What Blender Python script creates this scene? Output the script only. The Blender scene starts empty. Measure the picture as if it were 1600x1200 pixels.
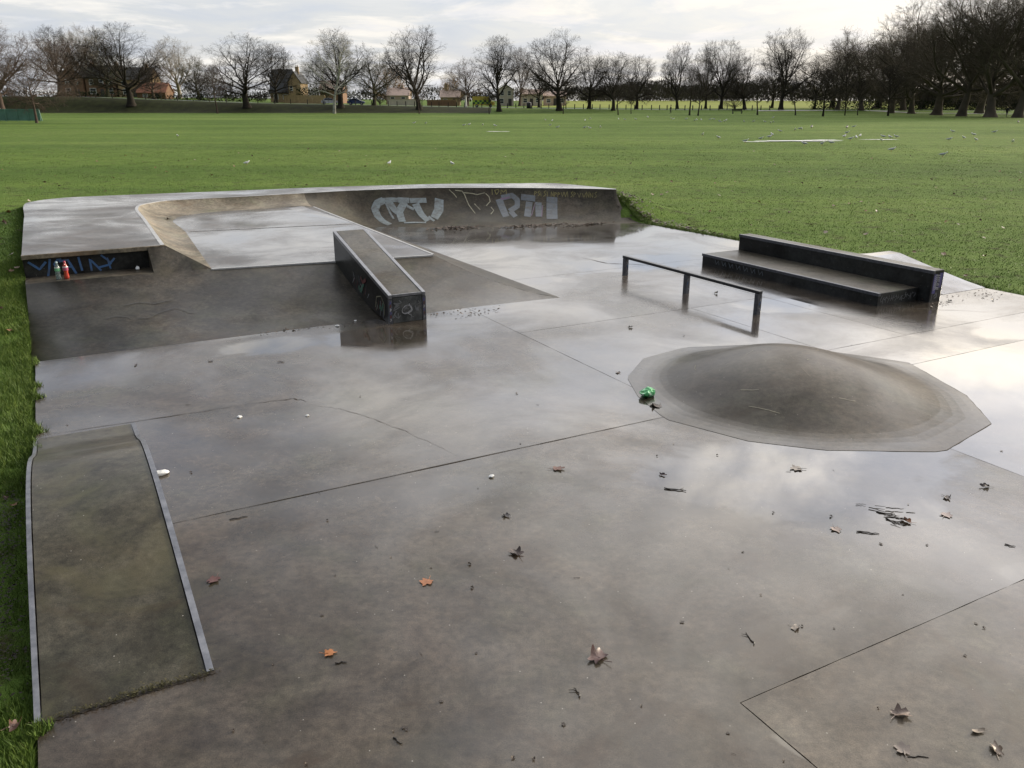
import bpy, math, random
import numpy as np
from mathutils import Vector, Matrix
PI = math.pi
C = bpy.context.scene.collection
sc = bpy.context.scene

# ------------------------------------------------------------------ camera
CAM_H = 2.7
cam = bpy.data.cameras.new('camera')
cam.sensor_width = 36.0
cam.lens = 36.0 * 1300.0 / 1600.0
cam.clip_start = 0.05
cam.clip_end = 6000
camo = bpy.data.objects.new('camera', cam)
C.objects.link(camo)
camo.location = (0, 0, CAM_H)
camo.rotation_euler = (PI / 2 - math.atan(443 / 1300.0), 0, 0)
sc.camera = camo

# ------------------------------------------------------------------ world, sun, exposure
SUN_AZ, SUN_EL = math.radians(58), math.radians(15)
sdir = Vector((math.sin(SUN_AZ) * math.cos(SUN_EL), math.cos(SUN_AZ) * math.cos(SUN_EL), math.sin(SUN_EL)))
world = bpy.data.worlds.new('World')
sc.world = world
world.use_nodes = True


class NT:
    """small node-graph writer"""
    def __init__(s, tree):
        s.t = tree
        tree.nodes.clear()

    def n(s, typ, props=None, **ins):
        nd = s.t.nodes.new(typ)
        for k, v in (props or {}).items():
            setattr(nd, k, v)
        for k, v in ins.items():
            key = int(k[1:]) if k[0] == 'i' and k[1:].isdigit() else k.replace('_', ' ')
            s.put(nd.inputs[key], v)
        return nd

    def put(s, sock, v):
        if hasattr(v, 'is_linked') or hasattr(v, 'links'):
            s.t.links.new(v, sock)
        else:
            if sock.type == 'RGBA' and len(v) == 3:
                v = tuple(v) + (1,)
            sock.default_value = v

    def m(s, op, a, b=0.0, c=0.0, clamp=False):
        nd = s.n('ShaderNodeMath', {'operation': op, 'use_clamp': clamp}, i0=a, i1=b, i2=c)
        return nd.outputs[0]

    def vm(s, op, a, b=(0, 0, 0)):
        nd = s.n('ShaderNodeVectorMath', {'operation': op}, i0=a, i1=b)
        return nd

    def noise(s, vec, scale, detail=4.0, rough=0.55, dist=0.0):
        nd = s.n('ShaderNodeTexNoise', {}, Vector=vec, Scale=scale, Detail=detail, Roughness=rough, Distortion=dist)
        return nd.outputs['Fac']

    def remap(s, v, a, b, c=0.0, d=1.0, smooth=False):
        nd = s.n('ShaderNodeMapRange', {'interpolation_type': 'SMOOTHSTEP' if smooth else 'LINEAR', 'clamp': True},
                 Value=v, From_Min=a, From_Max=b, To_Min=c, To_Max=d)
        return nd.outputs[0]

    def mix(s, f, a, b, mode='MIX'):
        nd = s.n('ShaderNodeMix', {'data_type': 'RGBA', 'blend_type': mode})
        s.put(nd.inputs[0], f)
        s.put(nd.inputs[6], a)
        s.put(nd.inputs[7], b)
        return nd.outputs[2]

    def col(s, f, *stops):
        nd = s.n('ShaderNodeValToRGB')
        cr = nd.color_ramp
        while len(cr.elements) < len(stops):
            cr.elements.new(0.5)
        for e, (p, c) in zip(cr.elements, stops):
            e.position = p
            e.color = tuple(c) + (1,)
        s.put(nd.inputs[0], f)
        return nd.outputs[0]


g = NT(world.node_tree)
sky = g.n('ShaderNodeTexSky', {'sky_type': 'NISHITA', 'sun_disc': False, 'sun_elevation': SUN_EL,
                               'sun_rotation': SUN_AZ, 'air_density': 1.0, 'dust_density': 2.0, 'ozone_density': 1.5})
d = g.n('ShaderNodeTexCoord').outputs['Generated']
sx = g.n('ShaderNodeSeparateXYZ', Vector=d)
zc = g.m('MAXIMUM', sx.outputs[2], 0.0)
zz = g.m('ADD', zc, 0.11)
pv = g.n('ShaderNodeCombineXYZ', X=g.m('DIVIDE', sx.outputs[0], zz), Y=g.m('DIVIDE', sx.outputs[1], zz), Z=0.0).outputs[0]
n1 = g.noise(pv, 0.95, 9, 0.60, 0.4)
n2 = g.noise(g.vm('ADD', pv, (7.3, 2.1, 0)).outputs[0], 1.5, 9, 0.6, 0.5)
n3 = g.noise(g.vm('ADD', pv, (-4.0, 9.0, 3)).outputs[0], 0.3, 4, 0.5, 0.3)
cover = g.m('MAXIMUM', g.remap(n1, 0.38, 0.60, 0.30, 1.0, True), g.remap(zc, 0.12, 0.25, 0.60, 0.0, True))
dot = g.vm('DOT_PRODUCT', d, tuple(sdir)).outputs['Value']
dotp = g.m('MAXIMUM', dot, 0.0)
shade = g.m('ADD', g.m('MULTIPLY', n2, 0.75), g.m('MULTIPLY', n3, 0.25))
ccol = g.col(shade, (0.30, (0.76, 0.79, 0.86)), (0.45, (0.86, 0.87, 0.90)), (0.55, (0.97, 0.95, 0.91)), (0.70, (1.10, 1.06, 0.99)))
warm = g.mix(g.m('MULTIPLY', g.m('POWER', dotp, 2.0), 0.75), (1, 1, 1), (1.11, 0.98, 0.81), 'MIX')
ccol = g.mix(1.0, ccol, warm, 'MULTIPLY')
gdir = (math.sin(math.radians(46)) * math.cos(math.radians(30)), math.cos(math.radians(46)) * math.cos(math.radians(30)), math.sin(math.radians(30)))
gd = g.m('MAXIMUM', g.vm('DOT_PRODUCT', d, gdir).outputs['Value'], 0.0)
glow = g.m('POWER', gd, 4.0)
front = g.remap(g.vm('DOT_PRODUCT', d, (math.sin(math.radians(30)), math.cos(math.radians(30)), 0)).outputs['Value'], -0.9, 0.6, 0.34, 1.0, True)
elev = g.remap(zc, 0.16, 0.85, 1.05, 0.80, True)
high = g.remap(zc, 0.12, 0.42, 0.08, 1.0, True)
lum = g.m('ADD', g.m('MULTIPLY', elev, front), g.m('MULTIPLY', g.m('MULTIPLY', glow, high), 6.0))
ccol = g.vm('SCALE', ccol)
g.put(ccol.inputs['Scale'], g.m('MULTIPLY', lum, 6.5))
skyc = g.vm('MULTIPLY', g.mix(0.35, sky.outputs[0], (4.9, 5.6, 7.2)), (0.84, 0.88, 0.98))
skyc = g.vm('SCALE', skyc.outputs[0])
g.put(skyc.inputs['Scale'], g.m('MULTIPLY', g.remap(zc, 0.15, 0.45, 1.0, 0.92, True), g.m('ADD', 1.0, g.m('MULTIPLY', glow, high))))
skyc = skyc.outputs[0]
final = g.mix(cover, skyc, ccol.outputs[0])
bg = g.n('ShaderNodeBackground', Color=final, Strength=0.1)
wo = g.n('ShaderNodeOutputWorld')
g.t.links.new(bg.outputs[0], wo.inputs[0])

sun = bpy.data.lights.new('sun', 'SUN')
sun.energy = 2.8
sun.angle = math.radians(7)
sun.color = (1.0, 0.87, 0.68)
suno = bpy.data.objects.new('sun', sun)
C.objects.link(suno)
suno.rotation_euler = (-sdir).to_track_quat('-Z', 'Y').to_euler()
suno.location = (60, 40, 60)

sc.view_settings.view_transform = 'Standard'
sc.view_settings.look = 'None'
sc.view_settings.exposure = 0.5
sc.view_settings.gamma = 1.0
sc.view_settings.use_curve_mapping = False

# ------------------------------------------------------------------ frames and mesh helpers
AN = math.radians(28.6)
SA, CA = math.sin(AN), math.cos(AN)


def U(u, v, z=0.0):
    """skatepark axes (u away from the viewer along the slab joints, v to the right) -> world metres"""
    return (-u * SA + v * CA, u * CA + v * SA, z)


def wloc(o):
    p = Vector((0, 0, 0))
    while o is not None:
        p = p + Vector(o.location)
        o = o.parent
    return p


class MB:
    def __init__(s):
        s.v, s.f, s.m = [], [], []

    def poly(s, pts, mi=0):
        k = len(s.v)
        s.v += [tuple(p) for p in pts]
        s.f.append(tuple(range(k, k + len(pts))))
        s.m.append(mi)

    def grid(s, rows, mi=0, closed=False, flip=False):
        k = len(s.v)
        n = len(rows[0])
        for r in rows:
            s.v += [tuple(p) for p in r]
        for i in range(len(rows) - 1):
            for j in range(n if closed else n - 1):
                a, b = k + i * n + j, k + i * n + (j + 1) % n
                c, e = a + n, b + n
                s.f.append((a, c, e, b) if flip else (a, b, e, c))
                s.m.append(mi)

    def hexa(s, b, t, mi=0):
        """b, t: four bottom and four top corners, counter-clockwise from above"""
        k = len(s.v)
        s.v += [tuple(p) for p in list(b) + list(t)]
        for f in ((3, 2, 1, 0), (4, 5, 6, 7), (0, 1, 5, 4), (1, 2, 6, 5), (2, 3, 7, 6), (3, 0, 4, 7)):
            s.f.append(tuple(k + q for q in f))
            s.m.append(mi)

    def box(s, x0, x1, y0, y1, z0, z1, mi=0, fn=None):
        fn = fn or (lambda x, y, z: (x, y, z))
        s.hexa([fn(x0, y0, z0), fn(x1, y0, z0), fn(x1, y1, z0), fn(x0, y1, z0)],
               [fn(x0, y0, z1), fn(x1, y0, z1), fn(x1, y1, z1), fn(x0, y1, z1)], mi)

    def tube(s, path, radii, n=8, mi=0, cap=True):
        rows = []
        P = [Vector(p) for p in path]
        for i, p in enumerate(P):
            t = (P[min(i + 1, len(P) - 1)] - P[max(i - 1, 0)])
            t.normalize()
            a = Vector((0, 0, 1)) if abs(t.z) < 0.9 else Vector((1, 0, 0))
            x = t.cross(a).normalized()
            y = t.cross(x).normalized()
            r = radii[i] if hasattr(radii, '__len__') else radii
            rows.append([tuple(p + x * (r * math.cos(q * 2 * PI / n)) + y * (r * math.sin(q * 2 * PI / n))) for q in range(n)])
        s.grid(rows, mi, closed=True, flip=False)
        if cap:
            s.poly(list(reversed(rows[0])), mi)
            s.poly(rows[-1], mi)

    def lathe(s, prof, n=16, mi=0, c=(0, 0, 0)):
        rows = [[(c[0] + r * math.cos(q * 2 * PI / n), c[1] + r * math.sin(q * 2 * PI / n), c[2] + z) for q in range(n)] for r, z in prof]
        s.grid(rows, mi, closed=True)

    def build(s, name, mats, parent=None, smooth=False, attr=None):
        me = bpy.data.meshes.new(name)
        off = wloc(parent)
        vs = [(p[0] - off.x, p[1] - off.y, p[2] - off.z) for p in s.v]
        me.from_pydata(vs, [], s.f)
        for m in (mats if isinstance(mats, (list, tuple)) else [mats]):
            me.materials.append(m)
        me.polygons.foreach_set('material_index', s.m)
        if smooth:
            me.polygons.foreach_set('use_smooth', [True] * len(s.f))
        if attr is not None:
            at = me.attributes.new('wet', 'FLOAT', 'FACE')
            at.data.foreach_set('value', attr)
        me.update()
        o = bpy.data.objects.new(name, me)
        C.objects.link(o)
        if parent is not None:
            o.parent = parent
        return o


def fix_normals(o):
    import bmesh
    bm = bmesh.new()
    bm.from_mesh(o.data)
    bmesh.ops.remove_doubles(bm, verts=bm.verts, dist=0.0005)
    bmesh.ops.recalc_face_normals(bm, faces=bm.faces)
    bm.to_mesh(o.data)
    bm.free()
    return o


def bevel(o, w=0.01, seg=2):
    import bmesh
    bm = bmesh.new()
    bm.from_mesh(o.data)
    bmesh.ops.remove_doubles(bm, verts=bm.verts, dist=0.0005)
    bmesh.ops.recalc_face_normals(bm, faces=bm.faces)
    es = [e for e in bm.edges if len(e.link_faces) == 2 and e.calc_face_angle(0) > 0.5]
    bmesh.ops.bevel(bm, geom=es, offset=w, segments=seg, affect='EDGES', profile=0.6)
    bm.to_mesh(o.data)
    bm.free()
    return o


def tag(o, label=None, cat=None, group=None, kind=None):
    if label: o['label'] = label
    if cat: o['category'] = cat
    if group: o['group'] = group
    if kind: o['kind'] = kind
    return o


def thing(name, label, cat, loc=(0, 0, 0), group=None):
    o = bpy.data.objects.new(name, None)
    o.empty_display_size = 0.1
    o.location = loc
    C.objects.link(o)
    return tag(o, label, cat, group)


def copy_tree(o, parent=None):
    c = o.copy()
    C.objects.link(c)
    if parent is not None:
        c.parent = parent
        c.matrix_parent_inverse = o.matrix_parent_inverse.copy()
    for ch in [q for q in KIDS.get(o.name, [])]:
        copy_tree(ch, c)
    return c


KIDS = {}


def note_kids(o):
    """remember the parts of a finished prototype, so it can be copied quickly"""
    for q in bpy.data.objects:
        if q.parent is not None:
            L = KIDS.setdefault(q.parent.name, [])
            if q not in L:
                L.append(q)


def np_mesh(name, verts, faces_flat, nper, mats, parent=None, attr=None, midx=None, smooth=False):
    """verts (N,3), faces_flat (M*nper) -> object"""
    me = bpy.data.meshes.new(name)
    nv, nf = len(verts), len(faces_flat) // nper
    me.vertices.add(nv)
    me.vertices.foreach_set('co', np.asarray(verts, np.float32).ravel())
    me.loops.add(nf * nper)
    me.loops.foreach_set('vertex_index', np.asarray(faces_flat, np.int32).ravel())
    me.polygons.add(nf)
    me.polygons.foreach_set('loop_start', np.arange(nf, dtype=np.int32) * nper)
    me.polygons.foreach_set('loop_total', np.full(nf, nper, np.int32))
    for m in mats:
        me.materials.append(m)
    if midx is not None:
        me.polygons.foreach_set('material_index', np.asarray(midx, np.int32))
    if smooth:
        me.polygons.foreach_set('use_smooth', np.ones(nf, bool))
    if attr is not None:
        at = me.attributes.new('rnd', 'FLOAT', 'FACE')
        at.data.foreach_set('value', np.asarray(attr, np.float32))
    me.update(calc_edges=True)
    o = bpy.data.objects.new(name, me)
    C.objects.link(o)
    if parent is not None:
        o.parent = parent
    return o


# ------------------------------------------------------------------ materials
def new_mat(name):
    m = bpy.data.materials.new(name)
    m.use_nodes = True
    return m, NT(m.node_tree)


def finish(g, **ins):
    b = g.n('ShaderNodeBsdfPrincipled')
    for k, v in ins.items():
        g.put(b.inputs[k.replace('_', ' ')], v)
    o = g.n('ShaderNodeOutputMaterial')
    g.t.links.new(b.outputs[0], o.inputs[0])
    return b


def mat_plain(name, colr, rough=0.6, metal=0.0, var=0.25, scale=8.0, spec=0.5, coat=0.0, bump=0.0):
    m, g = new_mat(name)
    P = g.n('ShaderNodeTexCoord').outputs['Object']
    n = g.noise(P, scale, 5, 0.6)
    f = g.remap(n, 0.3, 0.7, 1 - var, 1 + var)
    c = g.vm('SCALE', tuple(colr))
    g.put(c.inputs['Scale'], f)
    kw = dict(Base_Color=c.outputs[0], Roughness=g.remap(n, 0.3, 0.7, max(0.02, rough - 0.1), min(1, rough + 0.1)),
              Metallic=metal, Specular_IOR_Level=spec, Coat_Weight=coat)
    if bump:
        kw['Normal'] = g.n('ShaderNodeBump', Strength=bump, Distance=0.01, Height=g.noise(P, scale * 6, 4, 0.6)).outputs[0]
    finish(g, **kw)
    return m


def mat_concrete(name, c1, c2, wet=(0.2, 0.8), moss=0.0, puddles=(), coat=1.0, rough=(0.50, 0.10), wetscale=0.5, stain=0.5, bumpk=1.0):
    m, g = new_mat(name)
    P = g.n('ShaderNodeNewGeometry').outputs['Position']
    A = g.noise(P, 0.42, 5, 0.6, 0.3)
    B = g.noise(P, 2.6, 7, 0.62, 0.4)
    D = g.noise(P, 19, 5, 0.65)
    E = g.noise(P, 150, 3, 0.6)
    c = g.mix(g.remap(g.m('ADD', g.m('MULTIPLY', A, 0.5), g.m('MULTIPLY', B, 0.5)), 0.40, 0.60, smooth=True), tuple(q * .86 for q in c1), tuple(q * 1.12 for q in c2))
    c = g.mix(0.9, c, g.col(D, (0.28, (0.50, 0.50, 0.50)), (0.5, (0.98, 0.98, 0.98)), (0.72, (1.45, 1.43, 1.40))), 'MULTIPLY')
    c = g.mix(0.85, c, g.col(E, (0.28, (0.60, 0.60, 0.60)), (0.5, (1.0, 1.0, 1.0)), (0.72, (1.45, 1.43, 1.40))), 'MULTIPLY')
    # brown leaf stains, with edges of their own
    s1 = g.noise(g.vm('ADD', P, (31, 4, 9)).outputs[0], 1.1, 8, 0.68, 1.2)
    c = g.mix(g.m('MULTIPLY', g.remap(s1, 0.55, 0.66, smooth=True), stain), c, (c1[0] * 1.0, c1[1] * 0.82, c1[2] * 0.68))
    s2 = g.noise(g.vm('ADD', P, (-11, 14, 2)).outputs[0], 6.0, 6, 0.7, 0.8)
    c = g.mix(g.m('MULTIPLY', g.remap(s2, 0.62, 0.70, smooth=True), 0.5), c, tuple(q * 1.55 for q in c2))
    if moss:
        ms = g.noise(g.vm('ADD', P, (3, -8, 1)).outputs[0], 1.5, 7, 0.66, 0.7)
        c = g.mix(g.m('MULTIPLY', g.remap(ms, 0.46, 0.66, smooth=True), moss), c, (0.098, 0.094, 0.054))
    hu = g.noise(g.vm('ADD', P, (-5, 3, 12)).outputs[0], 1.3, 5, 0.6, 0.6)
    c = g.mix(0.6, c, g.col(hu, (0.30, (0.88, 1.0, 0.84)), (0.45, (1.0, 1.0, 1.0)), (0.56, (1.04, 0.99, 0.95)), (0.70, (1.12, 0.98, 0.91))), 'MULTIPLY')
    h2 = g.noise(g.vm('ADD', P, (8, 1, 3)).outputs[0], 5.0, 6, 0.65, 0.5)
    c = g.mix(0.5, c, g.col(h2, (0.30, (0.78, 0.78, 0.78)), (0.5, (1.0, 1.0, 1.0)), (0.70, (1.22, 1.21, 1.19))), 'MULTIPLY')
    # grit: small pale and dark specks
    vor = g.n('ShaderNodeTexVoronoi', {}, Vector=P, Scale=21.0, Randomness=1.0)
    spk = g.remap(vor.outputs['Distance'], 0.05, 0.09, 1.0, 0.0)
    rnd = g.n('ShaderNodeSeparateColor', Color=vor.outputs['Color'])
    lite = g.m('MULTIPLY', spk, g.m('GREATER_THAN', rnd.outputs[0], 0.80))
    dark = g.m('MULTIPLY', spk, g.m('LESS_THAN', rnd.outputs[0], 0.22))
    # water
    Wn = g.noise(g.vm('ADD', P, (5, 17, 0)).outputs[0], wetscale, 6, 0.6, 0.5)
    w = g.remap(Wn, 0.33, 0.66, wet[0], wet[1], True)
    at = g.n('ShaderNodeAttribute', {'attribute_name': 'wet'}).outputs['Fac']
    w = g.m('ADD', w, g.m('MULTIPLY', g.m('SUBTRACT', g.noise(g.vm('ADD', P, (2, -6, 4)).outputs[0], 2.4, 8, 0.66, 0.8), 0.5), 0.22))
    w = g.m('ADD', w, at, clamp=True)
    pn = g.m('ADD', g.m('MULTIPLY', g.noise(P, 1.7, 6, 0.6, 0.6), 1.3), -0.65)
    pud = None
    for (px, py, rx, ry, rot) in puddles:
        q = g.vm('SUBTRACT', P, (px, py, 0)).outputs[0]
        q = g.n('ShaderNodeVectorRotate', {'rotation_type': 'Z_AXIS'}, Vector=q, Angle=-rot).outputs[0]
        q = g.vm('MULTIPLY', q, (1.0 / rx, 1.0 / ry, 0)).outputs[0]
        ln = g.vm('LENGTH', q).outputs['Value']
        k = g.remap(g.m('ADD', ln, g.m('MULTIPLY', pn, 0.9)), 0.62, 1.08, 1.0, 0.0, True)
        pud = k if pud is None else g.m('MAXIMUM', pud, k)
    dry = g.m('SUBTRACT', 1.0, w)
    rg = g.m('ADD', g.m('MULTIPLY', dry, rough[0] - rough[1]), rough[1])
    rg = g.m('ADD', rg, g.m('MULTIPLY', g.m('SUBTRACT', B, 0.5), 0.12), clamp=True)
    damp = g.m('MULTIPLY', w, 0.30)
    c = g.mix(damp, c, (0.0, 0.0, 0.0))
    c = g.mix(g.m('MULTIPLY', lite, 0.7), c, (0.42, 0.40, 0.36))
    c = g.mix(g.m('MULTIPLY', dark, 0.8), c, (0.02, 0.017, 0.014))
    bs = g.m('MULTIPLY', g.m('SUBTRACT', 1.0, g.m('MULTIPLY', w, 0.82)), 0.30 * bumpk)
    cw = g.m('MULTIPLY', w, coat)
    cr = g.m('ADD', g.m('MULTIPLY', dry, 0.20), 0.035)
    if pud is not None:
        inv = g.m('SUBTRACT', 1.0, pud)
        rg = g.m('ADD', g.m('MULTIPLY', rg, inv), g.m('MULTIPLY', pud, 0.03))
        bs = g.m('MULTIPLY', bs, inv)
        cw = g.m('MAXIMUM', cw, pud)
        cr = g.m('ADD', g.m('MULTIPLY', cr, inv), g.m('MULTIPLY', pud, 0.012))
        c = g.mix(g.m('MULTIPLY', pud, 0.35), c, (0.02, 0.018, 0.014))
    hgt = g.m('ADD', g.m('MULTIPLY', D, 0.7), g.m('MULTIPLY', E, 0.35))
    nb = g.n('ShaderNodeBump', Strength=bs, Distance=0.006, Height=hgt).outputs[0]
    finish(g, Base_Color=c, Roughness=rg, IOR=1.5, Specular_IOR_Level=g.m('ADD', 0.10, g.m('MULTIPLY', w, 0.12)), Coat_Weight=cw, Coat_Roughness=cr, Coat_IOR=1.40, Normal=nb, Coat_Normal=g.n('ShaderNodeBump', Strength=g.m('MULTIPLY', bs, 0.35), Distance=0.006, Height=hgt).outputs[0])
    return m


PUD = [(-1.65, 9.70, 0.85, 0.42, 0.35), (-2.75, 9.30, 0.75, 0.40, 0.45), (2.3, 5.85, 1.7, 0.9, 0.3), (2.75, 5.2, 0.40, 0.24, 0.25),
       (3.65, 11.25, 0.8, 0.55, 0.3), (3.15, 4.35, 0.30, 0.22, 0.1), 
       (1.28, 2.93, 0.20, 0.055, -0.75), (5.6, 8.0, 1.7, 1.4, 0.3), (6.6, 6.4, 1.6, 1.2, 0.3), (2.1, 14.5, 2.0, 0.9, 0.4), (-0.45, 11.2, 0.7, 0.35, 0.4),
       (6.2, 9.9, 0.8, 0.5, 0.2), (0.2, 12.9, 0.9, 0.45, 0.4)]
M_GROUND = mat_concrete('wet_concrete', (0.053, 0.043, 0.033), (0.087, 0.074, 0.059), wet=(0.45, 1.0), moss=0.12, puddles=PUD, rough=(0.42, 0.13))
M_TAN_SLAB = mat_concrete('tan_slab_concrete', (0.082, 0.068, 0.052), (0.125, 0.107, 0.084), wet=(0.35, 0.75), moss=0.05, rough=(0.5, 0.2))
M_BANK = mat_concrete('bank_concrete', (0.049, 0.043, 0.033), (0.08, 0.071, 0.056), wet=(0.05, 0.55), moss=0.25, coat=0.55, rough=(0.52, 0.24))
M_DECK = mat_concrete('deck_concrete', (0.06, 0.052, 0.044), (0.098, 0.088, 0.077), wet=(0.15, 1.0), moss=0.05, rough=(0.42, 0.14))
M_HUMP = mat_concrete('mossy_concrete', (0.045, 0.042, 0.03), (0.078, 0.073, 0.056), wet=(0.15, 0.55), moss=0.55, coat=0.6, rough=(0.55, 0.3))
M_MOUND = mat_concrete('mound_concrete', (0.04, 0.034, 0.026), (0.072, 0.063, 0.05), wet=(0.05, 0.5), moss=0.10, coat=0.45, rough=(0.55, 0.28))
M_PALE = mat_concrete('pale_concrete', (0.150, 0.132, 0.098), (0.235, 0.210, 0.163), wet=(0.0, 0.3), moss=0.05, coat=0.3, rough=(0.6, 0.35))  # pale concrete, tone raised further to carry sunlight on the bowl wall
M_QUARTER = mat_concrete('quarter_concrete', (0.046, 0.041, 0.031), (0.074, 0.066, 0.051), wet=(0.0, 0.35), moss=0.2, coat=0.25, rough=(0.62, 0.4))
M_STONE = mat_concrete('dark_block', (0.013, 0.013, 0.013), (0.035, 0.037, 0.036), wet=(0.2, 0.6), moss=0.05, coat=0.4, rough=(0.5, 0.25), wetscale=1.5)
M_LEDGETOP = mat_concrete('ledge_top', (0.062, 0.056, 0.042), (0.11, 0.101, 0.08), wet=(0.1, 0.5), moss=0.2, coat=0.4, rough=(0.5, 0.25), wetscale=1.5)
M_HUBFRONT = mat_concrete('scratched_lit_face', (0.060, 0.066, 0.066), (0.104, 0.110, 0.110), wet=(0.1, 0.4), coat=0.3, wetscale=3)  # same stone as the block; scratches and brighter light put into its colour
M_EDGE = mat_plain('edge_metal_sky_sheen', (0.46, 0.46, 0.45), 0.38, 0.3, 0.25, 9)  # steel bars; the sky reflected in them is painted as a pale base
M_STEEL = mat_plain('steel_edge', (0.22, 0.225, 0.24), 0.38, 0.75, 0.3, 14)
M_STEELDK = mat_plain('worn_steel', (0.10, 0.105, 0.12), 0.40, 0.6, 0.4, 30)
M_RAIL = mat_plain('dark_rail_paint', (0.030, 0.032, 0.036), 0.33, 0.3, 0.4, 30)
M_JOINT = mat_plain('joint_dirt', (0.034, 0.027, 0.020), 0.9, 0, 0.3, 20)
def mat_paint(name, colr, *_):
    m, g = new_mat(name)
    P = g.n('ShaderNodeNewGeometry').outputs['Position']
    n = g.noise(P, 7, 7, 0.7, 0.6)
    n2 = g.noise(P, 60, 3, 0.6)
    c = g.mix(g.remap(g.m('ADD', g.m('MULTIPLY', n, .8), g.m('MULTIPLY', n2, .2)), 0.44, 0.66, 0.1, 0.85), colr, (0.062, 0.054, 0.043))
    finish(g, Base_Color=c, Roughness=0.55)
    return m


M_PAINT = {
    'pale': mat_paint('pale_blue_spray', (0.20, 0.245, 0.255), 0.6, 0, 0.45, 12),
    'slate': mat_paint('slate_spray', (0.10, 0.125, 0.148), 0.6, 0, 0.45, 12),
    'plum': mat_paint('plum_spray', (0.14, 0.08, 0.15), 0.6, 0, 0.4, 12),
    'cream': mat_paint('cream_spray', (0.38, 0.36, 0.24), 0.6, 0, 0.4, 12),
    'mustard': mat_paint('mustard_spray', (0.22, 0.19, 0.05), 0.6, 0, 0.4, 12),
    'blue': mat_paint('blue_spray', (0.045, 0.14, 0.33), 0.6, 0, 0.4, 12),
    'red': mat_paint('red_spray', (0.13, 0.02, 0.02), 0.6, 0, 0.4, 12),
    'green': mat_paint('green_spray', (0.05, 0.15, 0.10), 0.6, 0, 0.4, 12),
    'white': mat_paint('white_spray', (0.42, 0.43, 0.45), 0.6, 0, 0.4, 12),
    'violet': mat_paint('violet_spray', (0.09, 0.08, 0.28), 0.6, 0, 0.4, 12),
    'black': mat_paint('black_spray', (0.030, 0.030, 0.026), 0.6, 0, 0.4, 12),
    'grey': mat_paint('grey_spray', (0.16, 0.17, 0.18), 0.6, 0, 0.4, 12),
}


def mat_grass(name, blade):
    m, g = new_mat(name)
    P = g.n('ShaderNodeNewGeometry').outputs['Position']
    a = g.noise(P, 0.045, 4, 0.6, 0.3)
    b = g.noise(P, 0.9, 6, 0.65)
    cc = g.noise(P, 9.0, 5, 0.7)
    f = g.m('ADD', g.m('MULTIPLY', a, 0.45), g.m('ADD', g.m('MULTIPLY', b, 0.30), g.m('MULTIPLY', cc, 0.25)))
    c = g.col(f, (0.36, (0.064, 0.114, 0.020)), (0.50, (0.103, 0.168, 0.035)), (0.64, (0.156, 0.214, 0.058)))
    st = g.noise(g.vm('MULTIPLY', P, (0.012, 0.16, 0)).outputs[0], 1.0, 4, 0.6)
    c = g.mix(0.6, c, g.col(st, (0.35, (0.66, 0.72, 0.66)), (0.65, (1.34, 1.24, 1.15))), 'MULTIPLY')
    if blade:
        at = g.n('ShaderNodeAttribute', {'attribute_name': 'rnd'}).outputs['Fac']
        c = g.mix(0.75, c, g.col(at, (0.0, (0.62, 0.62, 0.55)), (0.6, (1.12, 1.1, 1.0)), (0.93, (1.5, 1.35, 1.1)), (1.0, (1.7, 1.2, 0.9))), 'MULTIPLY')
        finish(g, Base_Color=c, Roughness=0.55, Specular_IOR_Level=0.25)
    else:
        mud = g.noise(g.vm('ADD', P, (9, 2, 0)).outputs[0], 2.3, 7, 0.7)
        c = g.mix(g.m('MULTIPLY', g.remap(mud, 0.52, 0.66, smooth=True), 0.8), c, (0.050, 0.042, 0.022))
        bn = g.n('ShaderNodeBump', Strength=0.9, Distance=0.06, Height=g.m('ADD', g.noise(P, 6, 6, 0.7), g.m('MULTIPLY', g.noise(P, 30, 4, 0.7), 0.5))).outputs[0]
        finish(g, Base_Color=c, Roughness=0.95, Specular_IOR_Level=0.08, Normal=bn)
    return m


M_GRASS = mat_grass('grass_ground', False)
M_BLADE = mat_grass('grass_blades', True)
M_BANKGR = mat_plain('rough_bank_grass', (0.026, 0.031, 0.011), 0.95, 0, 0.5, 0.6, 0.1, bump=0.6)
M_ROAD = mat_plain('road_asphalt', (0.11, 0.11, 0.115), 0.45, 0, 0.2, 2)
M_PATH = mat_plain('wet_path', (0.20, 0.20, 0.20), 0.35, 0, 0.2, 2)
M_MEADOW = mat_plain('meadow_painted_sun', (0.20, 0.23, 0.045), 0.95, 0, 0.2, 0.1, 0.1)  # sunlight on the far grass is put into this bright yellow-green
M_WATER = mat_plain('puddle_sky_sheen', (0.62, 0.64, 0.62), 0.5, 0, 0.1, 4, 0.5, 0.0)  # white base stands in for sky reflected in the grass puddles
BARK = {
    'dark': mat_plain('dark_bark', (0.038, 0.033, 0.026), 0.95, 0, 0.35, 0.8, 0.1),
    'brown': mat_plain('brown_bark', (0.115, 0.086, 0.070), 0.95, 0, 0.35, 0.8, 0.1),
    'olive': mat_plain('olive_bark', (0.075, 0.072, 0.045), 0.95, 0, 0.35, 0.8, 0.1),
    'pale': mat_plain('pale_bark', (0.26, 0.23, 0.185), 0.95, 0, 0.3, 0.8, 0.1),
    'gold': mat_plain('golden_bark', (0.25, 0.155, 0.060), 0.95, 0, 0.3, 0.8, 0.1),
    'plane': mat_plain('plane_bark', (0.092, 0.078, 0.059), 0.95, 0, 0.45, 0.6, 0.1),
    'far': mat_plain('far_twigs', (0.075, 0.068, 0.054), 0.95, 0, 0.4, 0.15, 0.1),
    'white': mat_plain('white_bark', (0.36, 0.35, 0.31), 0.8, 0, 0.5, 2.5, 0.2),
}
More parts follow.
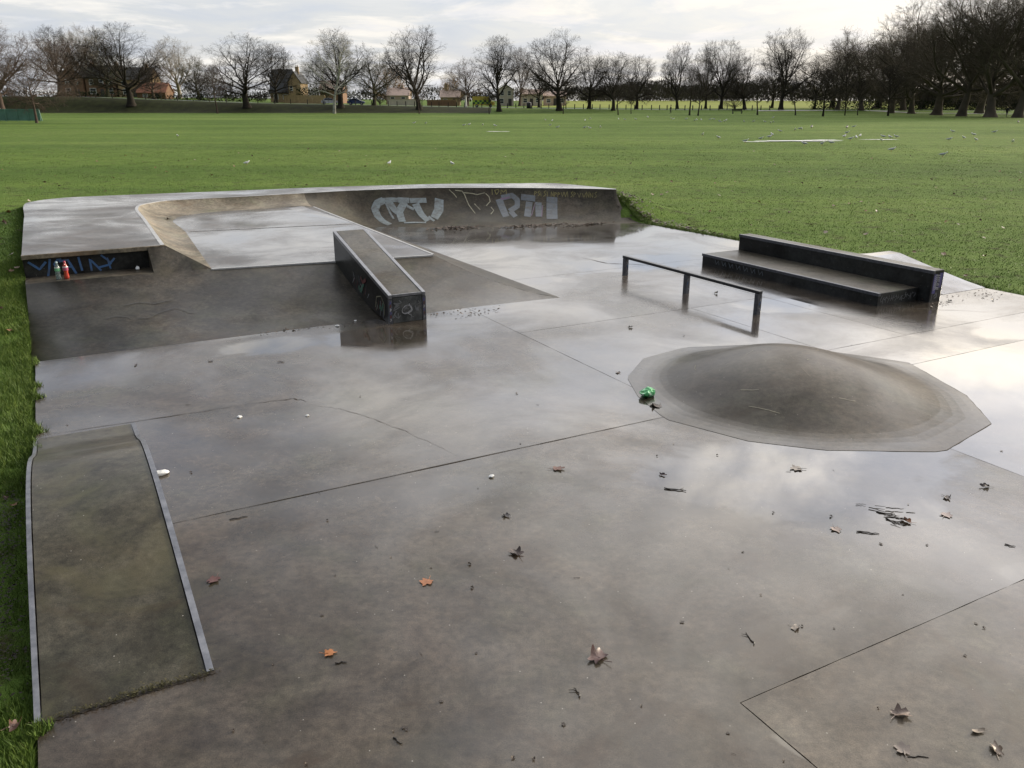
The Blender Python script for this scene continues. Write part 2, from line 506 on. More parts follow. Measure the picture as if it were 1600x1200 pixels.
QG=[('pale', 9.38, [(8.524, 0.799), (8.411, 0.751), (8.339, 0.628), (8.342, 0.465), (8.384, 0.326), (8.465, 0.193)]), ('pale', 6.0, [(8.51, 0.8), (8.65, 0.805), (8.786, 0.789)]), ('pale', 2.75, [(8.546, 0.738), (8.591, 0.379)]), ('pale', 8.75, [(8.603, 0.776), (8.653, 0.615), (8.702, 0.521)]), ('pale', 7.5, [(8.758, 0.79), (8.966, 0.772)]), ('pale', 10.0, [(8.877, 0.749), (8.739, 0.557), (8.723, 0.276)]), ('pale', 6.88, [(8.979, 0.768), (9.538, 0.765)]), ('pale', 10.0, [(9.124, 0.702), (9.219, 0.469), (9.366, 0.282)]), ('pale', 11.0, [(9.969, 0.791), (9.865, 0.558), (9.634, 0.364)]), ('pale', 5.0, [(9.449, 0.407), (9.594, 0.282)]), ('pale', 3.25, [(8.74, 0.233), (9.266, 0.228)]), ('pale', 4.25, [(8.903, 0.657), (9.031, 0.583)]), ('slate', 9.38, [(10.834, 0.781), (10.913, 0.38)]), ('slate', 7.5, [(10.87, 0.805), (11.023, 0.852), (11.098, 0.764), (11.092, 0.629), (10.972, 0.52)]), ('slate', 7.5, [(10.984, 0.52), (11.053, 0.376)]), ('slate', 8.75, [(11.155, 0.821), (11.359, 0.79)]), ('slate', 9.38, [(11.272, 0.723), (11.225, 0.373)]), ('slate', 8.75, [(11.404, 0.715), (11.392, 0.369)]), ('slate', 15.62, [(11.609, 0.824), (11.582, 0.291)]), ('plum', 3.25, [(10.857, 0.781), (10.987, 0.825)]), ('plum', 1.5, [(11.461, 0.646), (11.434, 0.368)]), ('plum', 1.25, [(11.355, 0.698), (11.286, 0.394)]), ('cream', 1.12, [(10.154, 0.968), (10.224, 0.878), (10.252, 0.817)]), ('cream', 1.12, [(10.243, 0.953), (10.343, 0.938), (10.371, 0.87), (10.407, 0.671), (10.475, 0.473)]), ('cream', 1.12, [(10.352, 0.908), (10.475, 0.893), (10.542, 0.869), (10.646, 0.904)]), ('cream', 1.12, [(10.49, 0.687), (10.557, 0.556)]), ('cream', 1.12, [(10.657, 0.892), (10.699, 0.83), (10.71, 0.734), (10.649, 0.642)]), ('cream', 1.12, [(10.711, 0.616), (10.745, 0.534), (10.694, 0.448)]), ('mustard', 1.0, [(10.746, 0.968), (10.747, 0.868)]), ('mustard', 1.0, [(10.78, 0.953), (10.804, 0.868), (10.842, 0.938), (10.831, 0.968), (10.785, 0.953)]), ('mustard', 1.0, [(10.862, 0.876), (10.871, 0.96), (10.904, 0.914), (10.94, 0.968), (10.942, 0.875)]), ('mustard', 1.0, [(11.349, 0.839), (11.358, 0.94), (11.389, 0.917), (11.361, 0.89)]), ('mustard', 1.0, [(11.434, 0.948), (11.403, 0.923), (11.43, 0.875), (11.394, 0.837)]), ('mustard', 1.0, [(11.443, 0.926), (11.447, 0.836)]), ('mustard', 1.0, [(11.522, 0.949), (11.49, 0.923), (11.517, 0.873), (11.481, 0.834)]), ('mustard', 1.0, [(11.537, 0.931), (11.54, 0.833)]), ('mustard', 1.0, [(11.594, 0.831), (11.598, 0.936), (11.628, 0.831), (11.634, 0.936)]), ('mustard', 1.0, [(11.644, 0.829), (11.653, 0.922), (11.684, 0.899), (11.656, 0.876)]), ('mustard', 1.0, [(11.695, 0.827), (11.703, 0.916), (11.734, 0.892), (11.707, 0.872)]), ('mustard', 1.0, [(11.75, 0.924), (11.768, 0.826), (11.793, 0.924)]), ('mustard', 1.0, [(11.797, 0.927), (11.815, 0.824), (11.841, 0.928)]), ('mustard', 1.0, [(11.852, 0.942), (11.855, 0.822)]), ('mustard', 1.0, [(11.942, 0.936), (11.91, 0.909), (11.936, 0.86), (11.901, 0.821)]), ('mustard', 1.0, [(11.95, 0.819), (11.959, 0.92), (11.99, 0.896), (11.962, 0.87)]), ('mustard', 1.0, [(12.022, 0.91), (12.051, 0.817), (12.094, 0.911)]), ('mustard', 1.0, [(12.123, 0.906), (12.149, 0.816), (12.195, 0.907)]), ('mustard', 1.0, [(12.198, 0.815), (12.212, 0.94), (12.252, 0.815), (12.272, 0.941)]), ('mustard', 1.0, [(12.281, 0.813), (12.295, 0.914), (12.335, 0.814), (12.355, 0.915)]), ('mustard', 1.0, [(12.451, 0.935), (12.397, 0.907), (12.434, 0.854), (12.371, 0.812)])]
WG=[(0.033, [(-0.391, 0.855), (-0.271, 0.473), (-0.182, 0.804)]), (0.03, [(-0.129, 0.935), (-0.157, 0.46), (-0.189, 0.078)]), (0.025, [(-0.068, 0.306), (-0.087, 0.676), (-0.043, 0.87), (0.007, 0.881)]), (0.033, [(-0.03, 0.775), (0.083, 0.821), (0.159, 0.13)]), (0.03, [(0.216, 0.92), (0.238, 0.24)]), (0.03, [(0.355, 0.196), (0.351, 0.778), (0.412, 0.486), (0.475, 0.164)]), (0.028, [(0.498, 0.93), (0.576, 0.662), (0.608, 0.442)]), (0.03, [(0.45, 0.34), (0.576, 0.424), (0.665, 0.735)]), (0.025, [(0.57, 0.783), (0.595, 0.227)]), (0.02, [(0.007, 0.519), (0.109, 0.468)])]
LEAVES=[('curled brown leaf, wet, lying mid slab beyond the long joint', 0.347, 5.881, 0.0, 0, 0.17, (0.13, 0.06, 0.04)),
('folded grey-brown leaf on the open slab, its stem pointing right', 0.032, 4.605, 0.0, 1, 0.17, (0.1, 0.075, 0.065)),
('orange-brown star-shaped leaf alone on the dark wet slab', -0.504, 4.289, 0.0, 2, 0.13, (0.3, 0.12, 0.05)),
('small orange leaf with a dark twig beside it in the foreground', -0.946, 3.609, 0.0, 2, 0.11, (0.34, 0.13, 0.04)),
('large dark brown crumpled leaf with a stalk in the foreground', 0.442, 3.573, 0.0, 1, 0.2, (0.09, 0.05, 0.045)),
('dark reddish flat leaf beside the right steel edge of the hump', -1.771, 4.31, 0.0, 0, 0.15, (0.09, 0.035, 0.03)),
('big pale curled leaf with a black tip on the lighter corner slab', 1.796, 3.157, 0.0, 1, 0.16, (0.22, 0.17, 0.14)),
('rust orange upright leaf at the end of the twig heap', 2.675, 5.025, 0.0, 3, 0.13, (0.22, 0.085, 0.03)),
('pale washed-out leaf between the twig heap and the near slab edge', 2.15, 4.927, 0.0, 2, 0.13, (0.28, 0.22, 0.19)),
('pale pinkish leaf with a looped stalk right of the twig heap', 2.98, 5.116, 0.0, 2, 0.13, (0.3, 0.24, 0.22)),
('dark narrow leaf standing up near the right edge, beyond the twig heap', 3.499, 5.566, 0.0, 3, 0.13, (0.05, 0.04, 0.035)),
('dark ragged leaf just beyond the pale looped leaf', 3.119, 5.388, 0.0, 1, 0.12, (0.07, 0.055, 0.05)),
('small dark folded leaf above the bent twig', 1.144, 5.765, 0.0, 3, 0.09, (0.05, 0.03, 0.03)),
('pale flat leaf in the wet in front of the mound', 2.209, 5.881, 0.0, 2, 0.16, (0.25, 0.22, 0.19)),
('grey curled leaf past the dark damp patch in the middle', -0.044, 5.116, 0.0, 1, 0.11, (0.09, 0.08, 0.075)),
('curled tan leaf with a raised stalk, nearest to the bottom right corner', 2.123, 2.932, 0.0, 3, 0.14, (0.22, 0.17, 0.13)),
('narrow tan leaf shaped like a boat on the lighter corner slab', 2.104, 3.049, 0.0, 4, 0.1, (0.2, 0.16, 0.12)),
('pale torn leaf on the wet slab behind the corner joint', 1.53, 3.834, 0.0, 1, 0.1, (0.2, 0.17, 0.14)),
('faint skeleton leaf near a straight twig at the bottom edge', 1.714, 2.932, 0.0, 2, 0.13, (0.17, 0.14, 0.12)),
('dark leaf flattened on the slab in front of the low bank toe', -2.525, 8.658, 0.0, 4, 0.12, (0.05, 0.04, 0.035)),
('flattened black-brown leaf left of the puddle in front of the inclined ledge', -3.293, 8.682, 0.0, 4, 0.12, (0.05, 0.04, 0.035)),
('dark shrivelled leaf near the left verge, just past the bank toe', -4.051, 8.543, 0.0, 4, 0.1, (0.05, 0.04, 0.04)),
('tangle of brown leaf stalks beside the mound rim and the green packet', 1.343, 7.276, 0.0, 1, 0.19, (0.08, 0.055, 0.04)),
('crumpled black-brown leaf under the middle of the flat rail', 3.004, 12.052, 0.0, 3, 0.11, (0.03, 0.025, 0.02)),
('dark leaf lump beside the stepped ledge end', 6.214, 11.556, 0.0, 3, 0.14, (0.03, 0.028, 0.025)),
('second dark leaf lump further right of the stepped ledge', 6.866, 11.636, 0.0, 3, 0.11, (0.04, 0.035, 0.03)),
('crumpled leaf in the corner of the concave bowl', -6.707, 16.375, 0.505, 3, 0.17, (0.06, 0.03, 0.035)),
('orange leaf edge on the slab between the ledge puddle and the mound', 1.112, 8.276, 0.0, 1, 0.1, (0.15, 0.11, 0.08)),
('dark leaf cluster in front of the flat rail', 1.486, 10.115, 0.0, 1, 0.12, (0.04, 0.035, 0.03))]
TWIGS=[('bent dark twig with a fork on the wet slab', 1.194, 5.513, 0.0, 0.16, -15),
('straight dark stick lying left of the twig heap edge', 2.346, 4.875, 0.0, 0.14, -15),
('thin curved twig with a side bud, behind the corner joint', 1.262, 3.738, 0.0, 0.11, 100),
('black stub of stick near the right edge of the picture', 3.189, 4.709, 0.0, 0.06, -40),
('short thin twig on the lighter slab at the bottom edge', 1.763, 2.898, 0.0, 0.09, -3),
('grey-brown twig on the slab right of the hump', -1.865, 5.079, 0.0, 0.12, 25),
('small forked twig in the left part of the wet foreground', 0.314, 3.311, 0.0, 0.07, 110),
('little dark twig in the bottom centre foreground', -0.507, 2.994, 0.0, 0.06, -40),
('dark twig beside the small orange leaf', -0.866, 3.537, 0.0, 0.06, 5)]
HEAP=[(2.583, 5.144, 0.0, 0.13, -30), (2.602, 5.107, 0.0, 0.1, -12), (2.622, 5.061, 0.0, 0.14, -20), (2.566, 5.034, 0.0, 0.1, -70), (2.537, 5.192, 0.0, 0.11, -35), (2.665, 5.201, 0.0, 0.12, -8), (2.606, 5.007, 0.0, 0.09, -45), (2.643, 5.07, 0.0, 0.06, -40), (2.579, 5.24, 0.0, 0.07, -10), (2.759, 5.163, 0.0, 0.06, -8), (2.46, 5.279, 0.0, 0.07, -5), (2.581, 4.989, 0.0, 0.07, -50)]
WHITE=[(-2.449, 6.994, 0.0, 0.05), (-0.155, 5.742, 0.0, 0.05), (-2.667, 5.788, 0.0, 0.1), (-1.851, 7.026, 0.0, 0.04), (-1.385, 10.402, 0.0, 0.0), (-2.206, 10.178, 0.0, 0.06), (-2.026, 10.435, 0.0, 0.05)]
SCRAPS=[(-1.097, 2.988, 0, 0.65, 0.27), (0.238, 7.314, 0, 0.87, 2.85), (0.194, 10.975, 1, 0.57, 1.47), (-0.335, 3.252, 1, 1.08, 4.16), (-0.471, 3.611, 0, 1.03, 2.13), (1.649, 6.141, 2, 0.91, 1.31), (2.187, 5.102, 2, 1.26, 3.07), (-1.26, 3.056, 2, 0.87, 3.67), (-0.251, 5.541, 1, 0.61, 4.8), (0.972, 3.039, 1, 0.9, 1.24), (-2.462, 5.818, 2, 1.03, 5.08), (1.717, 3.201, 2, 0.68, 1.53), (-4.702, 8.151, 1, 0.53, 1.6), (-1.062, 4.357, 1, 0.64, 2.49), (-1.938, 4.657, 0, 0.66, 4.81), (-2.67, 6.86, 0, 0.61, 3.54), (2.123, 5.832, 0, 1.15, 3.17), (0.967, 2.915, 0, 0.65, 5.73), (-0.867, 4.694, 0, 1.1, 2.21), (4.528, 10.591, 2, 0.53, 6.06), (1.172, 2.873, 2, 0.64, 2.12), (1.74, 3.828, 1, 0.6, 3.65), (-0.232, 4.223, 2, 1.24, 3.54), (2.659, 4.716, 1, 0.92, 6.15), (1.807, 5.157, 2, 0.96, 3.15), (-1.463, 7.544, 2, 1.02, 0.04), (0.609, 3.22, 2, 0.76, 5.7), (-0.498, 4.893, 0, 0.94, 6.13), (-0.491, 3.076, 1, 0.91, 3.93), (2.526, 3.868, 1, 1.02, 0.69), (0.047, 7.623, 2, 1.18, 1.96), (-1.254, 5.05, 2, 0.92, 4.34), (-0.755, 4.562, 2, 0.79, 2.68), (0.072, 5.816, 0, 0.72, 0.43), (3.959, 9.328, 1, 0.72, 5.18), (-0.884, 2.854, 2, 0.83, 2.27), (2.55, 3.828, 2, 0.87, 1.47), (2.479, 5.853, 0, 0.79, 4.9), (0.928, 3.885, 1, 1.24, 4.94), (3.257, 13.45, 1, 0.87, 4.2), (-1.398, 5.459, 0, 0.99, 5.43), (2.368, 4.728, 1, 1.3, 0.47), (3.861, 10.335, 2, 0.79, 2.05), (0.604, 12.795, 2, 0.99, 2.73), (4.14, 11.298, 0, 0.95, 2.05), (2.256, 4.154, 1, 0.59, 4.51), (3.336, 10.272, 0, 0.83, 1.06), (2.796, 5.284, 2, 0.73, 5.11), (-0.261, 4.487, 2, 1.24, 4.35), (3.98, 6.228, 1, 1.09, 4.9), (2.324, 3.593, 1, 0.9, 6.1), (0.237, 3.096, 1, 1.15, 3.57), (0.069, 6.381, 1, 0.82, 0.22), (-0.479, 3.062, 1, 0.8, 0.17), (2.567, 3.607, 0, 0.56, 1.16), (1.477, 12.471, 1, 0.95, 3.63), (0.093, 2.884, 2, 1.02, 6.19), (-0.537, 3.053, 2, 0.58, 5.3), (1.339, 6.37, 2, 0.78, 2.33), (2.545, 14.572, 0, 1.24, 4.16), (2.828, 14.072, 0, 0.91, 3.04), (-3.906, 6.795, 1, 0.97, 1.64), (1.161, 6.124, 2, 0.85, 0.85), (1.458, 4.629, 1, 0.88, 2.41), (0.386, 4.33, 0, 1.13, 3.17), (-3.034, 7.313, 0, 1.26, 0.09), (-0.186, 3.614, 1, 0.75, 6.14), (1.434, 4.145, 2, 0.74, 1.95), (-1.208, 3.521, 2, 0.58, 3.21), (0.005, 2.89, 2, 1.16, 2.65), (1.574, 3.848, 2, 0.78, 3.75), (2.08, 9.722, 2, 1.03, 6.22), (-1.053, 3.947, 1, 1.06, 1.42), (-0.495, 4.441, 1, 0.75, 1.74), (1.32, 4.429, 0, 0.65, 5.07)]
GULLS=[(15.6, 127.8, 1.49), (16.2, 125.2, 3.42), (18.1, 127.8, 2.32), (22.4, 144.0, 3.79), (24.5, 134.5, 3.93), (23.6, 127.8, 0.41), (25.3, 127.0, 0.08), (25.0, 119.4, 5.26), (26.0, 122.7, 1.63), (26.6, 122.7, 1.47), (28.4, 125.2, 6.25), (29.6, 127.8, 2.95), (27.8, 117.1, 5.25), (26.8, 112.1, 2.99), (28.0, 114.9, 4.01), (29.7, 121.0, 0.95), (30.2, 113.5, 3.99), (31.4, 113.5, 5.45), (32.5, 112.1, 3.29), (31.7, 106.8, 4.66), (33.0, 110.0, 4.22), (41.7, 139.6, 0.4), (15.3, 69.7, 4.76), (15.3, 64.2, 3.71), (20.9, 69.7, 1.89), (19.3, 65.1, 0.19), (17.9, 62.4, 5.44), (23.8, 77.1, 2.97), (26.6, 81.7, 4.51), (27.9, 84.4, 5.52), (27.7, 83.2, 4.48), (15.7, 58.3, 5.78), (18.5, 54.7, 2.48), (19.6, 54.7, 5.03), (20.7, 56.1, 2.79), (35.6, 90.7, 5.88), (28.3, 73.4, 5.52), (25.3, 66.1, 0.61), (26.7, 66.6, 0.85), (25.3, 63.7, 1.36), (24.0, 61.5, 6.06), (27.9, 65.1, 2.74), (25.4, 59.5, 3.94), (28.1, 64.4, 1.89), (29.0, 65.4, 3.19), (39.1, 77.1, 2.42), (37.1, 69.7, 2.2), (33.0, 63.3, 3.67), (32.1, 59.9, 3.67), (41.9, 75.5, 5.68), (33.2, 57.4, 4.28), (30.8, 61.1, 5.83), (21.8, 43.6, 5.38), (21.1, 48.0, 6.22), (4.7, 122.5, 4.22), (5.4, 117.8, 1.02), (4.2, 95.8, 5.4), (4.6, 88.6, 6.06), (7.3, 87.6, 5.68), (7.7, 86.1, 3.57), (9.0, 88.6, 4.48), (10.1, 120.6, 1.33), (11.6, 129.7, 5.22), (18.1, 127.5, 3.6), (22.2, 142.8, 1.79), (-11.9, 105.7, 0.4), (-10.4, 105.0, 5.36), (-5.3, 95.8, 6.22), (-4.9, 98.9, 0.56), (-3.3, 97.6, 5.03), (-1.8, 94.1, 2.58)]
NEARGULLS=[(-26.12, 67.81), (-11.72, 37.87), (-5.42, 37.87), (-2.6, 37.49)]
CROWS=[(63.5, 109.4), (30.3, 88.1), (33.5, 87.1)]
TREES=[(-60.5, 111, 10.5, 10.1, 'spread', 'brown', 'slender-trunked brown bare tree on the grass by the green barrier'),
(-116.5, 200, 20.7, 16.0, 'oak', 'brown', 'big bare tree at the picture left edge, behind the green barrier tree'),
(-114.4, 232, 17.9, 10.1, 'vase', 'brown', 'brownish slender tree in front of the brick terrace gable'),
(-108.3, 236, 17.8, 11.0, 'oak', 'olive', 'olive-grey tree in front of the middle of the brick terrace'),
(-92.8, 228, 12.8, 9.0, 'oak', 'brown', 'low brownish tree in front of the orange-roofed outbuilding'),
(-114.1, 222, 20.1, 12.9, 'oak', 'dark', 'bare tree on top of the bank at the left end of the brick terrace'),
(-124.4, 262, 23.3, 13.4, 'vase', 'pale', 'pale airy tree rising behind the brick terrace roofs'),
(-88.9, 205, 19.3, 17.6, 'oak', 'dark', 'broad dark tree with stout trunk and drooping low limbs at the foot of the bank'),
(-98.9, 262, 20.3, 16.2, 'willow', 'pale', 'cream-coloured bushy tree beyond the road, right of the orange-roofed outbuilding'),
(-89.1, 250, 14.9, 9.1, 'oak', 'olive', 'small greenish tree behind the road between the cream tree and the twin-crowned tree'),
(-65.3, 194, 10.2, 6.2, 'young', 'brown', 'small young tree at the field edge left of the twin-crowned tree'),
(-61.9, 205, 16.9, 16.7, 'oak', 'dark', 'wide twin-crowned dark tree left of the tan gable house'),
(-63.2, 235, 17.1, 10.6, 'oak', 'dark', 'dark tree directly left of the tan gable house'),
(-39.2, 193, 16.3, 11.2, 'birch', 'white', 'thin birch with a white trunk in front of the parked cars'),
(-40.2, 206, 18.3, 13.8, 'oak', 'dark', 'tall dark tree between the silver car and the blue car'),
(-33.6, 214, 14.4, 10.9, 'oak', 'olive', 'lower spreading olive-grey tree right of the blue car'),
(-38.1, 270, 13.5, 13.0, 'willow', 'gold', 'golden-orange willow left of the tall tree with the young sapling'),
(-21.7, 205, 18.8, 12.5, 'vase', 'dark', 'tall full dark tree with a sapling right in front, beside the golden willow'),
(-19.9, 188, 7.7, 3.6, 'young', 'brown', 'thin sapling standing in front of the tallest tree in the middle left'),
(-19.7, 275, 11.1, 8.4, 'willow', 'gold', 'small golden tree beyond the low brick wall'),
(-12.8, 250, 14.1, 10.2, 'oak', 'brown', 'brown-tinged low tree behind the white pillar'),
(-4.9, 188, 5.2, 3.0, 'young', 'dark', 'little sapling in front of the yellow rescue van'),
(-3.0, 203, 16.6, 10.9, 'vase', 'dark', 'tall dark tree just right of the yellow rescue van'),
(2.3, 260, 17.6, 8.3, 'oak', 'brown', 'hazy brown tree behind the pale houses'),
(7.2, 235, 12.4, 7.5, 'oak', 'dark', 'low dark tree left of the litter bin and the tall domed tree'),
(11.1, 205, 18.0, 14.0, 'oak', 'dark', 'tall domed dark tree right of the litter bin'),
(11.0, 188, 7.2, 3.3, 'young', 'dark', 'sapling growing in front of the tall domed tree by the bin'),
(18.9, 215, 14.8, 9.7, 'oak', 'dark', 'dark tree with a forked trunk right of the tall domed tree'),
(23.8, 206, 13.4, 9.0, 'vase', 'dark', 'upright many-stemmed tree above two saplings, before the sunlit meadow'),
(20.9, 172, 7.3, 3.3, 'young', 'dark', 'thicker of the two saplings below the many-stemmed tree'),
(25.6, 188, 6.2, 2.5, 'young', 'dark', 'thinnest sapling right of the many-stemmed tree'),
(31.5, 222, 13.4, 9.1, 'oak', 'dark', 'low wide tree between the many-stemmed tree and the walker'),
(44.3, 235, 17.1, 7.9, 'vase', 'dark', 'slim tall tree just right of the walker'),
(34.1, 168, 9.2, 4.9, 'young', 'dark', 'thick-stemmed young tree left of the park bench'),
(34.9, 164, 7.7, 4.1, 'young', 'dark', 'young tree second to the left of the park bench, slightly nearer'),
(53.0, 240, 17.8, 7.7, 'oak', 'dark', 'tall tree behind the two young trees left of the park bench'),
(56.0, 235, 17.8, 9.9, 'vase', 'dark', 'tall vase-shaped tree behind and left of the park bench'),
(60.5, 228, 14.0, 10.0, 'oak', 'dark', 'broad low tree behind and right of the park bench'),
(48.3, 172, 8.0, 4.3, 'young', 'dark', 'young tree leaning slightly, right of the park bench'),
(74.1, 250, 17.4, 8.0, 'oak', 'dark', 'hazy tree behind, left of the lone tall tree before the dark row'),
(68.1, 222, 19.5, 11.6, 'vase', 'dark', 'lone tall tree left of the dense dark row of planes'),
(55.1, 170, 7.2, 4.2, 'young', 'dark', 'small tree in front of the lone tall tree'),
(56.2, 158, 8.0, 5.8, 'young', 'dark', 'crooked young tree nearest the field, before the start of the plane row'),
(81.0, 235, 14.3, 7.5, 'oak', 'dark', 'first low tree of the plane row, right of the lone tall tree'),
(83.5, 225, 17.7, 13.6, 'plane', 'plane', 'plane tree with a low rounded top at the left end of the dark row'),
(63.2, 166, 12.2, 3.6, 'birch', 'dark', 'tall thin straight tree in front of the left end of the plane row'),
(66.4, 168, 6.9, 2.7, 'young', 'dark', 'spindly sapling to the right of the tall thin straight tree'),
(83.7, 210, 18.9, 15.6, 'plane', 'plane', 'second plane tree of the dark row, above the spindly sapling'),
(70.1, 163, 9.0, 5.2, 'young', 'dark', 'small dense-crowned tree in front of the middle of the plane row'),
(84.4, 195, 19.8, 16.8, 'plane', 'plane', 'plane tree behind the small dense-crowned tree'),
(85.8, 188, 20.1, 14.8, 'plane2', 'plane', 'plane with a flared trunk base, left of the thickest trunks'),
(82.5, 170, 22.6, 20.1, 'plane2', 'plane', 'massive plane tree with a broad swollen trunk in the dark row'),
(81.2, 158, 23.0, 18.6, 'plane', 'plane', 'plane tree with a forked leaning trunk beside the path'),
(82.1, 150, 24.0, 19.1, 'plane2', 'plane', 'largest plane trunk near the right edge of the picture'),
(104.1, 195, 24.3, 21.0, 'plane', 'plane', 'plane tree half hidden behind the forked and the largest trunks'),
(84.5, 146, 22.6, 18.6, 'plane', 'plane', 'last plane tree at the right picture edge with people beside it'),
(105.7, 172, 23.9, 21.9, 'plane2', 'plane', 'plane tree whose trunk stands just beyond the right picture edge'),
(93.1, 255, 17.0, 20.1, 'plane', 'plane', 'plane in the second row behind the left end of the dark row'),
(120.2, 235, 24.2, 27.7, 'plane', 'plane', 'plane in the second row behind the massive swollen trunk'),
(95.9, 215, 19.6, 18.9, 'plane', 'plane', 'plane in the second row between the small dense tree and the flared trunk'),
(112.2, 240, 23.1, 23.6, 'plane', 'plane', 'plane in the second row, seen through the gap behind the flared trunk'),
(104.1, 250, 19.0, 22.0, 'plane2', 'plane', 'plane in the second row behind the small dense-crowned tree'),
(137.7, 240, 26.2, 28.3, 'plane2', 'plane', 'plane in the second row at the far right')]
# ------------------------------------------------------------------ terrain
OUTLINE_UV = [(-3, -.43), (-3, 12.3), (7.5, 12.33), (12.8, 12.2), (15.77, 12.03), (17.0, 12.18), (18.9, 11.62), (19.3, 10.42), (19.85, 8.72), (20.4, 6.1),
              (20.55, 4.0), (20.75, 2.2), (20.8, .3), (20.0, -.46), (12, -.46)]
OUTLINE = np.array([U(u, v)[:2] for u, v in OUTLINE_UV])


def to_uv(X, Y):
    return -X * SA + Y * CA, X * CA + Y * SA


def pad_dist(X, Y):
    """signed distance to the concrete outline, negative inside"""
    X = np.asarray(X, float); Y = np.asarray(Y, float)
    best = np.full(X.shape, 1e9)
    inside = np.zeros(X.shape, bool)
    n = len(OUTLINE)
    for i in range(n):
        a, b = OUTLINE[i], OUTLINE[(i + 1) % n]
        ab = b - a
        t = np.clip(((X - a[0]) * ab[0] + (Y - a[1]) * ab[1]) / (ab @ ab), 0, 1)
        best = np.minimum(best, np.hypot(X - a[0] - t * ab[0], Y - a[1] - t * ab[1]))
        cond = ((a[1] > Y) != (b[1] > Y))
        with np.errstate(divide='ignore', invalid='ignore'):
            xi = (b[0] - a[0]) * (Y - a[1]) / (b[1] - a[1]) + a[0]
        inside ^= cond & (X < xi)
    return np.where(inside, -best, best)


def gz(X, Y):
    X = np.asarray(X, float); Y = np.asarray(Y, float)
    d = pad_dist(X, Y)
    u, v = to_uv(X, Y)
    e_left = np.interp(u, [9.8, 10.8, 12.3, 12.9, 13.4, 20], [0, .10, .36, .50, .60, .60])
    e_right = np.interp(u, [15.5, 15.9, 16.4, 16.9, 17.4], [0, .06, .26, .47, .58])
    e_back = 0.58
    e = np.where(v < 1.0, e_left, np.where(v > 11.7, e_right, np.where(u > 15.7, e_back, 0.0)))
    dd = np.maximum(d, 0)
    fall = np.exp(-(dd / 1.5) ** 2)
    z = e * fall - 0.012
    z = np.where((e < 0.02) & (d < 0), -0.16, z)
    z = np.where((e >= 0.02) & (d < -0.25), -0.16, np.where((e >= 0.02) & (d < 0), e - 0.10, z))
    # earth left low against the raised hump edge
    ditch = np.exp(-((v + 0.62) / 0.22) ** 2) * np.interp(u, [3.8, 4.4, 6.4, 6.9], [0, 1, 1, 0])
    z = z - 0.07 * ditch * (d > 0)
    z = z + 0.018 * np.sin(X * 1.9 + 0.6 * Y) * np.sin(Y * 1.4 - X * 0.4) * (d > 0.3)
    # the bank with the road on top, along the far side
    eh = np.interp(X, [-200, -110, -63, 0, 40, 120], [3.9, 3.65, 2.1, 0.95, 0.5, 0.35])
    s = np.clip((Y - 199) / 11.0, 0, 1)
    z = z + eh * s * s * (3 - 2 * s)
    z = z + np.clip(Y - 236, 0, 115) * np.interp(X, [-20, 20], [0.0, 0.016])
    return z


def gz1(x, y):
    return float(gz(np.array([x]), np.array([y]))[0])


def axis(lo, hi, step, end, extra=()):
    a = list(np.arange(lo, hi + 1e-6, step))
    s = step
    while a[-1] < end:
        s *= 1.13
        a.append(a[-1] + s)
    b = [lo]
    s = step
    while b[-1] > -end:
        s *= 1.13
        b.append(b[-1] - s)
    return np.array(sorted(set(a + b[1:] + list(extra))))


gx = axis(-13, 13, 0.22, 2500)
gy = axis(-2, 23, 0.22, 3500, np.arange(195, 226, 1.5))
gy = gy[gy > -60]
GX, GY = np.meshgrid(gx, gy)
GZ = gz(GX.ravel(), GY.ravel())
nx, ny = len(gx), len(gy)
ii, jj = np.meshgrid(np.arange(nx - 1), np.arange(ny - 1))
a0 = (jj * nx + ii).ravel()
quads = np.stack([a0, a0 + 1, a0 + nx + 1, a0 + nx], 1)
cx, cy = GX.ravel()[a0], GY.ravel()[a0]
mi = np.zeros(len(a0), int)
mi[(cy >= 199) & (cy < 211) & (cx < -5)] = 1
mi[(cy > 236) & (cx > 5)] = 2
grass = np_mesh('grass_field', np.stack([GX.ravel(), GY.ravel(), GZ], 1), quads.ravel(), 4, [M_GRASS, M_BANKGR, M_MEADOW], midx=mi, smooth=True)
tag(grass, 'mown green park grass stretching from the concrete to the trees', kind='structure')

# road along the top of the bank, paths on the right
def strip(name, pts, w, m, lift):
    mb = MB()
    L, R = [], []
    for i, (x, y) in enumerate(pts):
        x0, y0 = pts[max(0, i - 1)]
        x1, y1 = pts[min(len(pts) - 1, i + 1)]
        t = math.hypot(x1 - x0, y1 - y0)
        nx_, ny_ = -(y1 - y0) / t, (x1 - x0) / t
        for S_, k in ((L, 1), (R, -1)):
            X, Y = x + nx_ * w / 2 * k, y + ny_ * w / 2 * k
            S_.append((X, Y, gz1(X, Y) + lift))
    mb.grid([R, L])
    return tag(mb.build(name, m), kind='structure')


strip('road', [(x, 217.5) for x in range(-180, 62, 4)], 6.5, M_ROAD, 0.05)
strip('path', [(x, 217.5 - (x - 62) * 0.35 + 0.0018 * (x - 62) ** 2 * 0) for x in range(64, 86, 2)] + [(86 + k * 2, 209.2 - k * 3.2) for k in range(1, 22)], 3.2, M_PATH, 0.06)
strip('path', [(58 + k * 4, 207 + k * 0.5) for k in range(0, 22)], 2.4, M_PATH, 0.05)

